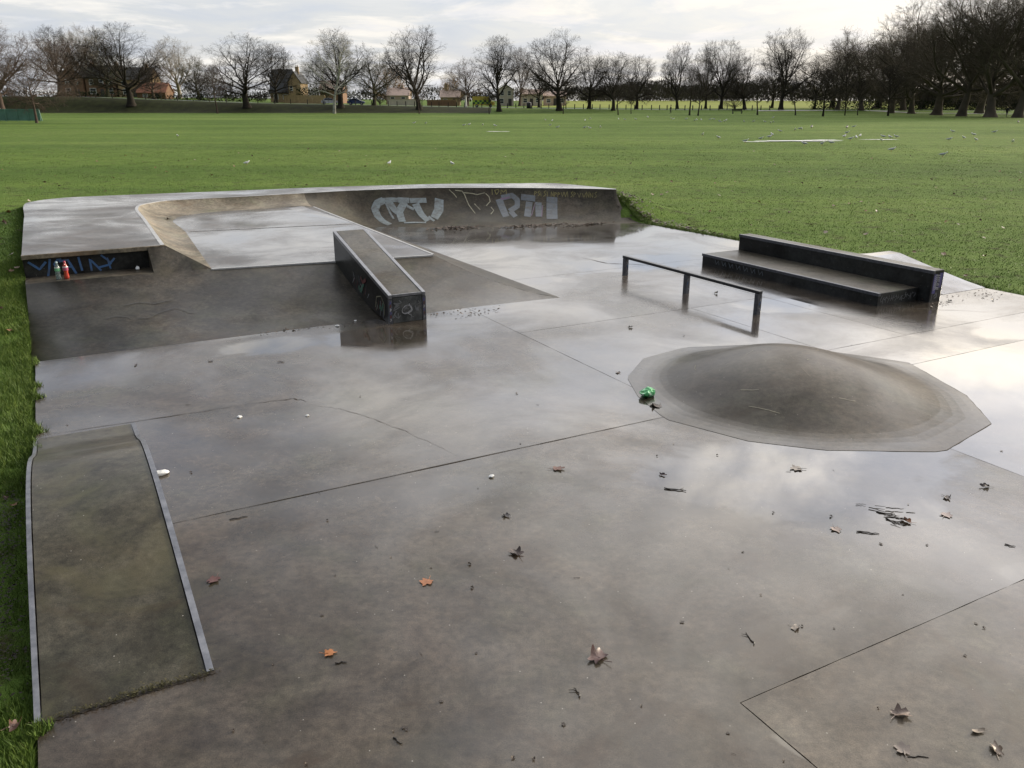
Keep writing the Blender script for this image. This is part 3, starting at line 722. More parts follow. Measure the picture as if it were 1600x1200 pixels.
# water lying on the grass
def water_blob(x, y, rx, ry, seed):
    rn = random.Random(seed)
    ph = [rn.uniform(0, 6.28) for _ in range(4)]
    ring = []
    for k in range(40):
        a = k * 2 * PI / 40
        r = 1 + 0.22 * math.sin(2 * a + ph[0]) + 0.18 * math.sin(3 * a + ph[1]) + 0.14 * math.sin(5 * a + ph[2]) + 0.1 * math.sin(9 * a + ph[3])
        ring.append((x + rx * r * math.cos(a), y + ry * r * math.sin(a), 0.035))
    mb = MB()
    mb.poly(ring)
    tag(mb.build('puddle', M_WATER), kind='structure')


for k, (x, y, rx, ry) in enumerate([(19.9, 60.6, 2.2, .75), (16.6, 59.2, .7, .35), (22.3, 61.8, 1.2, .4), (26.6, 62.6, 1.6, .25),
                                    (-1.3, 79, .9, .5)]):
    water_blob(x, y, rx, ry, k + 3)

# ------------------------------------------------------------------ concrete ground: slabs cast side by side
def inset(poly, dlt):
    """shrink a counter-clockwise axis-aligned polygon"""
    n = len(poly)
    out = []
    for i in range(n):
        p0, p1, p2 = Vector(poly[i - 1]), Vector(poly[i]), Vector(poly[(i + 1) % n])
        e1, e2 = (p1 - p0).normalized(), (p2 - p1).normalized()
        n1, n2 = Vector((-e1.y, e1.x)), Vector((-e2.y, e2.x))
        cr = e1.x * e2.y - e1.y * e2.x
        if abs(cr) < 1e-4:
            out.append(tuple(p1 + n1 * dlt))
        else:
            k = dlt
            out.append(tuple(p1 + (n1 + n2) * (k / (1 + n1.dot(n2)))))
    return out


def wobble(Q, rn):
    out = []
    for i in range(len(Q)):
        (a0, b0), (a1, b1) = Q[i], Q[(i + 1) % len(Q)]
        L = math.hypot(a1 - a0, b1 - b0)
        n = max(1, int(L / .13))
        for k in range(n):
            f = k / n
            j = rn.uniform(-.0022, .0022) if k else 0
            out.append((a0 + (a1 - a0) * f - (b1 - b0) / L * j, b0 + (b1 - b0) * f + (a1 - a0) / L * j))
    return out


def R4(u0, u1, v0, v1):
    # v runs right, u runs away: counter-clockwise in (v, u)
    return [(v0, u0), (v1, u0), (v1, u1), (v0, u1)]


SLABS = [  # polygon in (v, u), extra wetness, level
    ([(-.42, -3), (2.5, -3), (2.5, 2.33), (6.16, 2.33), (6.16, 5.49), (-.42, 5.49)], -0.10, 0.0),
    (R4(-3, 2.33, 2.5, 6.16), 0.0, 0.0008),
    (R4(5.49, 10.4, -.42, 4.8), -0.04, 0.0),
    (R4(5.49, 8.62, 4.8, 7.5), 0.05, 0.0),
    (R4(6.28, 8.62, 7.5, 8.88), 0.10, 0.0),
    (R4(8.62, 11.45, 4.8, 8.88), 0.02, 0.0),
    (R4(6.28, 11.45, 8.88, 12.28), 0.0, 0.0),
    (R4(5.46, 6.28, 7.5, 12.28), 0.10, 0.0),
    (R4(-3, 5.46, 6.16, 12.28), 0.45, 0.0),
    ([(5.9, 11.45), (12.2, 11.45), (12.12, 13.5), (12.0, 15.52), (5.9, 15.52)], 0.12, 0.0),
    ([(5.9, 15.52), (12.0, 15.52), (12.02, 15.80), (9.1, 16.75), (7.0, 17.75), (5.9, 18.3)], 0.05, 0.0),
]
mb = MB()
wet = []
for P, w, z in SLABS:
    Q = wobble(inset(P, 0.0009 if len(wet) < 200 and P in (SLABS[0][0], SLABS[1][0]) else 0.0036), random.Random(len(wet)))
    mb.poly([U(u, v, z) for v, u in Q], 2 if P is SLABS[1][0] else 0)
    wet.append(w)
    for i in range(len(Q)):
        (v0, u0), (v1, u1) = Q[i], Q[(i + 1) % len(Q)]
        mb.poly([U(u0, v0, z - 0.03), U(u1, v1, z - 0.03), U(u1, v1, z), U(u0, v0, z)], 0)
        wet.append(-0.3)
mb.poly([U(-3, -.42, -.007), U(-3, 12.28, -.007), U(15.8, 12.0, -.007), U(18.3, 5.9, -.007), U(18.3, -.42, -.007)], 1)
wet.append(0)
for a, b in (((-3, -.42), (10.4, -.42)), ((-3, 12.28), (11.45, 12.28))):
    mb.poly([U(*a, -.3), U(*b, -.3), U(*b, -.015), U(*a, -.015)], 0)
    wet.append(0)
pad = tag(mb.build('concrete_ground', [M_GROUND, M_JOINT, M_TAN_SLAB], attr=wet), kind='structure')

def crack(pts, w, name='crack', jit=.012):
    rn = random.Random(len(pts) * 7)
    mb = MB()
    P = []
    for i in range(len(pts) - 1):
        for k in range(6):
            f = k / 6
            P.append((pts[i][0] * (1 - f) + pts[i + 1][0] * f + rn.uniform(-jit, jit), pts[i][1] * (1 - f) + pts[i + 1][1] * f + rn.uniform(-jit, jit)))
    P.append(pts[-1])
    rows = [[], []]
    for i, p in enumerate(P):
        a, b = P[max(i - 1, 0)], P[min(i + 1, len(P) - 1)]
        t = math.hypot(b[0] - a[0], b[1] - a[1])
        nx_, ny_ = -(b[1] - a[1]) / t, (b[0] - a[0]) / t
        ww = w * rn.uniform(.3, 1) * (0.3 + min(1, 3 * min(i, len(P) - 1 - i) / len(P)))
        rows[0].append(U(p[0] + nx_ * ww, p[1] + ny_ * ww, .003))
        rows[1].append(U(p[0] - nx_ * ww, p[1] - ny_ * ww, .003))
    mb.grid(rows)
    tag(mb.build(name, M_JOINT, pad), kind='structure')


crack([(7.30, 1.85), (7.1, 2.05), (6.7, 2.25), (6.2, 2.4), (5.6, 2.55)], .0025)
crack([(5.49, .40), (5.49, 1.8), (5.49, 3.2), (5.49, 4.8)], .0055, 'crack', .0015)
crack([(7.68, -.42), (7.66, .35), (7.63, .9), (7.62, 1.35)], .005)
crack([(7.62, 1.35), (7.58, 1.75), (7.42, 1.85)], .006)
crack([(11.4, 9.0), (11.9, 8.4), (12.6, 8.3)], .012)
crack([(8.0, 9.9), (7.1, 10.2), (6.5, 10.9)], .005)

# ------------------------------------------------------------------ the big ramp: bank, deck, raised plateau and curved quarter pipe
ramp = thing('concrete_ramp', 'large grey concrete skate ramp with curved back wall, raised deck and sloping front bank', 'skate ramp', U(13, 5, 0))
COP = [(12.8, 1.33, .75), (16, 1.42, .725), (17.64, 1.45, .715), (18.5, 1.6, .71), (19.1, 2.15, .705), (19.2, 3.1, .70), (19.2, 4.0, .70), (19.25, 5.1, .70), (19.3, 6.2, .70), (19.1, 7.6, .70), (18.9, 8.3, .70), (18.25, 9.9, .68), (17.47, 11.31, .665), (16.88, 12.07, .66)]
FOOT = [(12.26, 1.85, .45), (15.9, 2.03, .485), (17.3, 2.0, .50), (17.95, 2.25, .505), (18.3, 2.8, .51), (18.38, 3.4, .51), (18.35, 4.2, .51), (18.25, 4.98, .51), (18.1, 6.2, 0), (17.5, 7.2, 0), (17.05, 7.8, 0), (16.6, 9.1, 0), (16.1, 10.6, 0), (15.77, 12.0, 0)]
OUTR = [(12.8, -.45, .75), (16, -.46, .725), (17.64, -.46, .715), (20.0, -.45, .71), (20.8, .3, .705), (20.75, 2.2, .70), (20.55, 4.0, .70), (20.5, 5.1, .70), (20.4, 6.1, .70), (20.05, 7.8, .70), (19.85, 8.7, .70), (19.3, 10.4, .68), (18.9, 11.6, .665), (17.0, 12.17, .66)]


def along(L, w):
    i = min(int(w), len(L) - 2)
    f = w - i
    p0, p1, p2, p3 = [np.array(L[max(0, min(len(L) - 1, i + k))], float) for k in (-1, 0, 1, 2)]
    lin = p1 * (1 - f) + p2 * f
    cr = 0.5 * ((2 * p1) + (-p0 + p2) * f + (2 * p0 - 5 * p1 + 4 * p2 - p3) * f * f + (-p0 + 3 * p1 - 3 * p2 + p3) * f ** 3)
    if i in (0, 7):
        return lin
    return lin * 0.35 + cr * 0.65


def QS(w, t, off=0.0):
    c, o = along(COP, w), along(FOOT, w)
    ph = t * 1.25
    h = math.sin(ph) / math.sin(1.25)
    z = (1 - math.cos(ph)) / (1 - math.cos(1.25))
    p = o + (c - o) * np.array([h, h, z])
    if off:
        q = QS(w, min(1, t + .02)) - QS(w, max(0, t - .02))
        r = QS(min(13, w + .03), t) - QS(max(0, w - .03), t)
        nrm = np.cross(r, q)
        nrm = nrm / np.linalg.norm(nrm)
        if nrm[0] > 0 or nrm[2] < 0:
            nrm = -nrm if nrm[2] < 0 else nrm
        p = p + nrm * off
    return p


ws = np.arange(0, 13.001, 0.125)
ts = np.linspace(0, 1, 25)
mb = MB()
mb.grid([[U(*QS(w, t)) for w in ws if w <= 7.001] for t in ts])
o = mb.build('bowl_wall', M_PALE, ramp, True); fix_normals(o)
tag(o, 'pale dry curved wall round the raised bowl, sunlight put into its colour')
mb = MB()
mb.grid([[U(*QS(w, t)) for w in ws if w >= 6.999] for t in ts])
prof = [QS(13, t) for t in ts]
mb.poly([U(p[0], p[1], p[2]) for p in prof] + [U(16.95, 12.1, 0.66), U(17.0, 12.17, -.25), U(15.77, 12.02, -.25)], 0)
o = mb.build('quarter_pipe', M_QUARTER, ramp, False); fix_normals(o)
for p in o.data.polygons:
    p.use_smooth = len(p.vertices) == 4
# deck
mb = MB()
wd = []
rows = [[U(*along(COP, w)) for w in ws], [U(*(along(COP, w) * .5 + along(OUTR, w) * .5)) for w in ws], [U(*along(OUTR, w)) for w in ws]]
mb.grid(rows)
low = [tuple((along(OUTR, w) - np.array([0, 0, .9]))) for w in ws]
mb.grid([rows[2], [U(*p) for p in low]])
o = mb.build('deck', M_DECK, ramp); fix_normals(o)
# deck front: overhanging lip and the wall under it
mb = MB()
mb.box(12.775, 12.86, -.46, 1.33, .69, .749, 0, U)
bevel(mb.build('deck_lip', M_PALE, ramp), .008)
mb = MB()
mb.box(12.84, 12.95, -.45, 1.12, .40, .688, 0, U)
wall = mb.build('deck_wall', M_STONE, ramp)
mb = MB()
mb.poly([U(12.33, -.45, .45), U(12.33, 1.1, .45), U(12.845, 1.1, .44), U(12.845, -.45, .44)])
mb.build('shelf', M_BANK, ramp)
# front bank
mb = MB()
cols = [(-.45, 12.33, .45, 12.33, .45), (1.1, 12.33, .45, 12.33, .45), None, (1.1, 12.33, .45, 12.8, .75), (1.33, 12.33, .45, 12.8, .75), (1.59, 12.29, .45, 12.53, .60), (1.85, 12.26, .45, 12.26, .45),
        (3.4, 12.05, .45, 12.05, .45), (5.05, 11.8, .45, 11.8, .45)]


def bz(s):
    return 0.22 * s + 0.78 * s ** 1.6


def bankcol(v, um, zm, ut, zt):
    pts = []
    for k in range(9):
        s = k / 8
        pts.append((10.1 + (um - 10.1) * s, v, max(zm * bz(s), 0.0)))
    pts.append((ut, v, zt))
    return pts


groups, cur = [], []
for c_ in cols:
    if c_ is None:
        groups.append(cur); cur = []
    else:
        cur.append(bankcol(*c_))
hip = []
for k in range(9):
    s = k / 8
    hip.append((10.03 + (11.8 - 10.03) * s, 6.26 + (5.05 - 6.26) * (s ** .85), .45 * bz(s)))
hip.append((11.8, 5.05, .45))
cur.insert(len(cur), hip)
# split the last stretch so the surface follows the toe line
groups.append(cur)
for gcols in groups:
    rows = [[U(*cc_[r]) for cc_ in gcols] for r in range(10)]
    mb.grid(rows)
# side skirt and cheek
mb.poly([U(10.1, -.45, -.25)] + [U(*p) for p in bankcol(-.45, 12.33, .45, 12.33, .45)] + [U(12.86, -.45, .45), U(12.86, -.45, -.25)], 0)
mb.poly([U(12.33, 1.1, .45), U(12.85, 1.1, .43), U(12.80, 1.1, .75)], 0)
o = mb.build('front_bank', M_BANK, ramp); fix_normals(o)
for p in o.data.polygons:
    p.use_smooth = len(p.vertices) == 4
# plateau
mb = MB()
lf = [FOOT[k] for k in range(0, 8)]
mb.poly([U(12.26, 1.85, .45), U(11.8, 5.05, .45), U(15.45, 5.02, .485), U(15.9, 2.03, .485)], 0)
mb.poly([U(15.9, 2.03, .485), U(15.45, 5.02, .485)] + [U(*along(FOOT, w)) for w in np.arange(7, 0.99, -.25)], 0)
o = mb.build('plateau', M_DECK, ramp, attr=[0.1, -0.06]); fix_normals(o)
# side bank
mb = MB()
rows = []
for k in range(7):
    s = k / 6
    row = []
    for q in range(9):
        f = q / 8
        a = np.array([11.8, 5.05, .45]) * (1 - f) + np.array([18.25, 4.98, .51]) * f
        b = np.array([10.03, 6.26, 0.0]) * (1 - f) + np.array([18.1, 6.2, 0.0]) * f
        zf = bz(1 - s)
        p = a * (1 - s) + b * s
        p[2] = a[2] * zf
        if q == 0:
            ss = 1 - s
            p = np.array([10.03 + (11.8 - 10.03) * ss, 6.26 + (5.05 - 6.26) * (ss ** .85), .45 * bz(ss)])
        row.append(U(*p))
    rows.append(row)
mb.grid(rows)
o = mb.build('side_bank', M_BANK, ramp, True); fix_normals(o)


def edge_strip(a, b, w, side, lift=.006):
    """thin flat steel bar set in the concrete along a-b (u, v, z)"""
    a, b = np.array(a, float), np.array(b, float)
    t = b - a
    nrm = np.array([-t[1], t[0], 0]); nrm = nrm / np.linalg.norm(nrm) * w * side
    mb = MB()
    lo, hi = np.array([0, 0, -.02]), np.array([0, 0, lift])
    q = [a, b, b + nrm, a + nrm] if side > 0 else [a, a + nrm, b + nrm, b]
    mb.hexa([U(*(p + lo)) for p in q], [U(*(p + hi)) for p in q])
    o = fix_normals(mb.build('edge_strip', M_EDGE, ramp))
    return o


edge_strip((12.25, 1.85, .45), (11.79, 5.04, .45), .035, 1)
edge_strip((11.84, 5.05, .45), (18.2, 4.985, .51), .035, 1)
edge_strip((15.88, 2.08, .485), (15.45, 4.98, .485), .028, 1)
mb = MB()
rows = [[], []]
for w in np.arange(0, 13.001, .25):
    c_, o_ = along(COP, w), along(OUTR, w)
    dv = (o_ - c_); dv[2] = 0
    dv = dv / np.linalg.norm(dv)
    rows[0].append(U(*(c_ + np.array([0, 0, .005]))))
    rows[1].append(U(*(c_ + dv * .055 + np.array([0, 0, .005]))))
mb.grid(rows)
mb.grid([rows[0], [tuple(np.array(p) - np.array([0, 0, .035])) for p in rows[0]]])
o = mb.build('coping', M_EDGE, ramp); fix_normals(o)
tag(o, 'thin steel lip with painted sky sheen round the top of the curved wall')

# ---- spray paint: strokes become thin films that follow the surface
def ribbon2d(pts, w, sub=4):
    P = []
    for i in range(len(pts) - 1):
        for k in range(sub):
            f = k / sub
            P.append((pts[i][0] * (1 - f) + pts[i + 1][0] * f, pts[i][1] * (1 - f) + pts[i + 1][1] * f))
    P.append(pts[-1])
    L, R = [], []
    for i, p in enumerate(P):
        a, b = P[max(i - 1, 0)], P[min(i + 1, len(P) - 1)]
        t = math.hypot(b[0] - a[0], b[1] - a[1]) or 1e-6
        nx_, ny_ = -(b[1] - a[1]) / t * w / 2, (b[0] - a[0]) / t * w / 2
        L.append((p[0] + nx_, p[1] + ny_)); R.append((p[0] - nx_, p[1] - ny_))
    return L, R


def spray(name, strokes, fn, parent, label=None, lift0=.004):
    """strokes: (colour, width, points in surface metres); fn maps (a, b, lift) to a place"""
    mb = MB()
    keys = sorted({s_[0] for s_ in strokes})
    for i, (c_, w, pts) in enumerate(strokes):
        L, R = ribbon2d(pts, w)
        h = lift0 + i * .0004
        mb.grid([[fn(a, b, h) for a, b in L], [fn(a, b, h) for a, b in R]], keys.index(c_))
    o = mb.build(name, [M_PAINT[k] for k in keys], parent)
    if label:
        o['label'] = label
    return o


# quarter-pipe lettering: lengths along the wall per unit of w
LW = [0]
for k in range(13):
    LW.append(LW[-1] + float(np.linalg.norm((np.array(COP[k + 1]) + np.array(FOOT[k + 1]) - np.array(COP[k]) - np.array(FOOT[k])) / 2)))


def qmap(a, b, h):
    w = float(np.interp(a, LW, range(14)))
    return U(*QS(min(13, max(0, w)), min(.99, max(.01, b / 1.15)), h))


def qs(sel):
    return [(c_, w * .0155 if w < 3 else w * .0165, [(float(np.interp(p[0], range(14), LW)), p[1] * 1.15) for p in pts]) for c_, w, pts in QG if c_ in sel]


QP = [q for q in ramp.children if q.name.startswith('quarter_pipe')][0]
spray('graffiti_lettering', qs(('pale',)), qmap, QP, 'big pale blue block letters on the curved wall')
spray('graffiti_lettering', qs(('slate', 'plum')), qmap, QP, 'grey-blue block letters with purple bits on the curved wall')
mst = qs(('mustard',))
spray('graffiti_lettering', mst[:3], qmap, QP, 'short mustard tag at the top of the curved wall', .006)
spray('graffiti_lettering', mst[3:], qmap, QP, 'long mustard scribble along the top of the curved wall', .006)
spray('graffiti_lettering', qs(('cream',)), qmap, QP, 'thin cream outline scrawl on the curved wall', .005)
spray('graffiti_lettering', [('blue', w * .9, [(v, f * .285) for v, f in pts]) for w, pts in WG],
      lambda a, b, h: U(12.84 - h, a, .405 + b), wall, 'blue painted letters on the deck wall')
bankp = [q for q in ramp.children if q.name.startswith('front_bank')][0]


def bankmap(a, b, h):   # a along v, b = share of the slope
    return U(10.1 + 2.2 * b, a, .45 * bz(b) + h + .004)


spray('graffiti_lettering', [('black', .007, [(.62, .62), (.8, .64), (.98, .60), (1.2, .63)]), ('black', .006, [(.38, .47), (.5, .49), (.62, .46), (.66, .42)]), ('black', .006, [(.72, .43), (.86, .42), (.98, .47), (1.2, .52), (1.34, .43), (1.4, .42)]),
                   ('black', .006, [(1.0, .70), (1.02, .60)])], bankmap, bankp, 'faint dark scrawl on the front bank')

# ------------------------------------------------------------------ inclined ledge on the bank
hub = thing('inclined_ledge', 'dark inclined concrete ledge running down the bank, its front block scratched with white scrawl', 'skate ledge', U(9.79, 3.81, 0))
hz = lambda u: .37 + (u - 9.79) * (.52 / 2.21)
v0, v1, u0, u1 = 3.56, 4.06, 9.79, 12.0
mb = MB()
mb.hexa([U(u0, v0, -.01), U(u0, v1, -.01), U(u1, v1, .2), U(u1, v0, .2)], [U(u0, v0, hz(u0) - .035), U(u0, v1, hz(u0) - .035), U(u1, v1, hz(u1) - .035), U(u1, v0, hz(u1) - .035)])
body = mb.build('block', M_STONE, hub); fix_normals(body)
mb = MB()
mb.hexa([U(u0 + .02, v0 + .05, hz(u0) - .034), U(u0 + .02, v1 - .05, hz(u0) - .034), U(u1 - .01, v1 - .05, hz(u1) - .034), U(u1 - .01, v0 + .05, hz(u1) - .034)],
        [U(u0 + .02, v0 + .05, hz(u0) - .002), U(u0 + .02, v1 - .05, hz(u0) - .002), U(u1 - .01, v1 - .05, hz(u1) - .002), U(u1 - .01, v0 + .05, hz(u1) - .002)])
fix_normals(mb.build('top_slab', M_LEDGETOP, hub))
for va, vb, nm in ((v0 - .004, v0 + .045, 'steel_edge'), (v1 - .045, v1 + .004, 'steel_edge')):
    mb = MB()
    mb.hexa([U(u0 - .004, va, hz(u0) - .05), U(u0 - .004, vb, hz(u0) - .05), U(u1, vb, hz(u1) - .05), U(u1, va, hz(u1) - .05)],
            [U(u0 - .004, va, hz(u0)), U(u0 - .004, vb, hz(u0)), U(u1, vb, hz(u1)), U(u1, va, hz(u1))])
    bevel(mb.build(nm, M_STEEL, hub), .004)
mb = MB()
mb.box(u0 - .006, u0 + .015, v0 + .05, v1 - .05, hz(u0) - .03, hz(u0) + .001, 0, U)
mb.build('front_lip', M_STEEL, hub)
for va in (v0 - .005, v1 - .045):
    mb = MB()
    mb.box(u0 - .007, u0 + .03, va, va + .05, 0.0, hz(u0) - .055, 0, U)
    o = mb.build('corner_strip', M_STEELDK, hub)
    spray('graffiti_lettering', [(('white', 'red', 'violet')[k % 3], .012, [(va + .01, .03 + k * .045), (va + .03, .05 + k * .045), (va + .015, .065 + k * .045)]) for k in range(6)],
          lambda a, b, h: U(u0 - .007 - h, a, b), o)
rn = random.Random(12)
st = []
for k in range(16):
    x, y = rn.uniform(v0 + .08, v1 - .1), rn.uniform(.05, .28)
    st.append(('grey', rn.uniform(.008, .022), [(x + rn.uniform(-.05, .05), y + rn.uniform(-.05, .05)) for _ in range(3)]))
st.append(('white', .012, [(3.80 + .07 * math.cos(q * .5), .15 + (.09 - .006 * q) * math.sin(q * .5)) for q in range(13)]))
st.append(('white', .010, [(3.83, .24), (3.86, .16), (3.80, .12), (3.86, .08)]))
spray('graffiti_lettering', st, lambda a, b, h: U(u0 - .003 - h, a, b), body, 'white scratched scrawl on the front face')
st = []
def lf(u):
    return .45 * bz(max(0, min(1, (u - 10.1) / 2.05))) if u > 10.1 else 0
for k in range(9):
    u = 9.98 + k * .035; b = lf(u) + .03
    st.append((('white', 'cream', 'red')[k % 3], .010, [(u, b + rn.uniform(.10, .24)), (u + rn.uniform(-.03, .03), b + .12), (u + .03, b + rn.uniform(.0, .1))]))
for k in range(9):
    u = 10.55 + k * .075; b = lf(u) + .03
    st.append((('white', 'grey', 'red', 'red')[k % 4], .010, [(u, b + rn.uniform(.14, .28)), (u + rn.uniform(-.06, .06), b + .16), (u + .05, b + rn.uniform(.03, .12))]))
st += [('green', .05, [(9.97, .22), (10.05, .13), (10.12, .17)]), ('green', .055, [(10.72, .36), (10.84, .22), (10.95, .27)]), ('cream', .012, [(9.95, .08), (9.93, .22), (10.05, .31), (10.22, .27), (10.28, .12)]),
       ('red', .05, [(10.62, .42), (10.75, .36), (10.84, .42)])]
for lo_, hi_, lb_ in ((9, 10.4, 'cream loop with green and red scribbles on the low end of the long side'), (10.4, 13, 'red, green and white scribbles halfway up the long side')):
    spray('graffiti_lettering', [s_ for s_ in st if lo_ <= s_[2][0][0] < hi_], lambda a, b, h: U(a, v0 - h, b), body, lb_)

mb = MB()
mb.box(u0 - .0035, u0 - .0005, v0 + .052, v1 - .052, .004, hz(u0) - .04, 0, U)
ff = mb.build('front_light_plate', M_HUBFRONT, hub)  # thin sheet added so the front face carries its brighter light as colour
# ------------------------------------------------------------------ flat rail
rail = thing('flat_rail', 'low flat grind rail on three square posts over the wet slabs', 'grind rail', U(9.4, 8.05, 0))
mb = MB()
mb.box(7.90, 10.96, 8.02, 8.085, .275, .318, 0, U)
bevel(mb.build('rail_bar', M_RAIL, rail), .006)
for u in (7.94, 9.39, 10.91):
    mb = MB()
    mb.box(u - .035, u + .035, 8.017, 8.088, -.01, .274, 0, U)
    p = bevel(mb.build('post', M_STEELDK, rail), .005)
    st = []
    for k in range(5):
        y = .04 + k * .045
        st.append((('white', 'grey', 'blue')[k % 3], .010, [(8.025 + rn.random() * .05, y), (8.03 + rn.random() * .05, y + .03), (8.025 + rn.random() * .05, y + .05)]))
    spray('graffiti_lettering', st, lambda a, b, h: U(u - .036 - h, a, b), p)

# ------------------------------------------------------------------ stepped ledge
led = thing('stepped_ledge', 'long dark two-level stepped ledge at the right edge of the concrete', 'skate ledge', U(9.2, 10.3, 0))
mb = MB()
mb.box(7.46, 11.08, 9.82, 10.655, -.01, .178, 0, U)
lowb = bevel(mb.build('lower_step', M_STONE, led), .008)
mb = MB()
mb.box(7.27, 11.10, 10.66, 10.90, -.01, .447, 0, U)
upb = bevel(mb.build('upper_block', M_STONE, led), .008)
mb = MB()
mb.box(7.452, 11.09, 9.812, 9.865, .140, .184, 0, U)
bevel(mb.build('steel_edge', M_STEELDK, led), .004)
mb = MB()
mb.box(7.262, 11.11, 10.652, 10.70, .405, .453, 0, U)
bevel(mb.build('steel_edge', M_STEELDK, led), .004)
mb = MB()
mb.box(7.28, 11.09, 10.705, 10.895, .440, .450, 0, U)
mb.build('top_slab', M_LEDGETOP, led)
mb = MB()
mb.box(7.47, 11.07, 9.87, 10.65, .170, .1805, 0, U)
mb.build('step_top', M_LEDGETOP, led)
st = [('violet', .07, [(10.72, .12), (10.72, .40)]), ('violet', .07, [(10.83, .20), (10.84, .41)])]
for k in range(8):
    z = .17 + k * .028
    st.append(('white', .013, [(10.70, z), (10.73 + rn.random() * .05, z + .02), (10.82, z + rn.uniform(-.01, .01))]))
st += [('grey', .02, [(10.74, .08), (10.78, .13), (10.80, .07), (10.75, .05)]), ('grey', .008, [(10.69, .03), (10.70, .14)])]
spray('graffiti_lettering', st, lambda a, b, h: U(7.27 - h, a, b), upb, 'white and violet upright tag on the end face')
st = []
for k in range(15):
    x = 9.88 + k * .048
    st.append(('grey', .009, [(x, .03 + rn.random() * .04), (x + rn.uniform(-.02, .04), .09), (x + .02, .11 + rn.random() * .04)]))
    st.append(('grey', .008, [(x, .05 + rn.random() * .07), (x + .045, .05 + rn.random() * .07)]))
spray('graffiti_lettering', st, lambda a, b, h: U(7.46 - h, a, b), lowb, 'grey scratched scribble on the end of the lower step')
st = []
for k in range(7):
    x = 10.75 - k * .17
    st.append(('slate', .014, [(x, .13), (x - .04, .05), (x - .09, .12), (x - .11, .05)]))
spray('graffiti_lettering', st, lambda a, b, h: U(a, 9.812 - h, b), lowb, 'faint slate letters on the long front')

# ------------------------------------------------------------------ small kicker behind the ledge
kick = thing('kicker_ramp', 'small plain concrete wedge half hidden behind the end of the stepped ledge', 'ramp', U(8.3, 11.8, 0))
mb = MB()
prof = [(7.5, .003), (7.8, .045), (8.2, .12), (8.6, .20), (9.05, .295), (9.25, .30), (9.26, -.02), (7.5, -.02)]
rows = [[U(u, v, z) for u, z in prof] for v in (11.3, 11.8, 12.30)]
rows[0][3] = U(8.6, 11.35, .20); rows[0][4] = U(9.1, 11.6, .295); rows[0][5] = U(9.3, 11.6, .30)
mb.grid(rows, closed=True)
mb.poly(rows[0]); mb.poly(list(reversed(rows[-1])))
o = mb.build('wedge', M_DECK, kick); fix_normals(o)

# ------------------------------------------------------------------ mound
mound = thing('concrete_mound', 'smooth dome-shaped concrete mound with a pale flat rim in the wet slabs', 'skate mound', U(5.5, 6.2, 0))
RIM = [(6.57, 4.93), (7.03, 5.49), (7.15, 6.17), (6.75, 7.23), (5.52, 7.92), (4.55, 7.48), (3.98, 6.99), (3.78, 6.05), (4.26, 5.23), (4.70, 4.82), (5.44, 4.53), (6.05, 4.68)]
cu, cv = 5.52, 6.22
NS, NR = 96, 22
angs = [math.atan2(v - cv, u - cu) for u, v in RIM]
def rim_r(a):
    best = 9
    n = len(RIM)
    du, dv = math.cos(a), math.sin(a)
    for i in range(n):
        (ua, va), (ub, vb) = RIM[i], RIM[(i + 1) % n]
        eu, ev = ub - ua, vb - va
        den = du * ev - dv * eu
        if abs(den) < 1e-9: continue
        t = ((ua - cu) * ev - (va - cv) * eu) / den
        s_ = ((ua - cu) * dv - (va - cv) * du) / den
        if t > 0 and -1e-6 <= s_ <= 1 + 1e-6: best = min(best, t)
    return best
rows = []
for r in range(NR + 1):
    s = r / NR
    row = []
    for k in range(NS):
        a = k * 2 * PI / NS
        rr = rim_r(a)
        rad = (rr if s > .93 else (rr * .5 + 1.68 * .5)) * s
        kk = max(0, min(1, (s - .72) / .28)); kk = kk * kk * (3 - 2 * kk)
        rad = s * (rr * kk + 1.60 * (1 - kk))
        q = min(1, s / .87)
        z = .325 * (1 - q * q) ** 1.55
        ridge = 1 + .0 * math.cos(2 * a)
        zz_ = z * ridge + .006
        if r == NR: zz_ = .0025
        row.append(U(cu + .22 * (1 - s) + rad * math.cos(a), cv + .05 * (1 - s) + rad * math.sin(a), zz_))
    rows.append(row)
mb = MB()
mb.grid(rows[1:], closed=True)
top = U(cu + .22, cv + .05, .331)
k0 = 0
for k in range(NS):
    mb.poly([top, rows[1][k], rows[1][(k + 1) % NS]])
o = mb.build('dome', M_MOUND, mound, True); fix_normals(o)
at_ = o.data.attributes.new('wet', 'FLOAT', 'FACE')
at_.data.foreach_set('value', [max(0.0, min(.55, (math.hypot(*(np.array(to_uv(p.center.x + mound.location.x, p.center.y + mound.location.y)) - np.array([cu, cv]))) - 1.25) * 1.9)) for p in o.data.polygons])
mb = MB()
rj = []
for k in range(96):
    a = k * 2 * PI / 96
    u_, v_ = cu + math.cos(a), cv + math.sin(a)
    wdt = .010 if 1.3 < (a % (2 * PI)) < 3.5 else .0012
    wdt *= .35 + .65 * abs(math.sin(k * 1.7) * math.sin(k * .63))
    rr = rim_r(a) + wdt
    rj.append(U(cu + rr * math.cos(a), cv + rr * math.sin(a), .0022))
mb.grid([rows[-1], rj], closed=True)
mb.build('rim_joint', M_JOINT, mound)

def domez(s):
    q = min(1, s / .87)
    return .325 * (1 - q * q) ** 1.55 + .006


def domemap(a, s, h):
    return U(cu + .22 * (1 - s) + s * 1.60 * math.cos(a), cv + .05 * (1 - s) + s * 1.60 * math.sin(a), domez(s) + h)


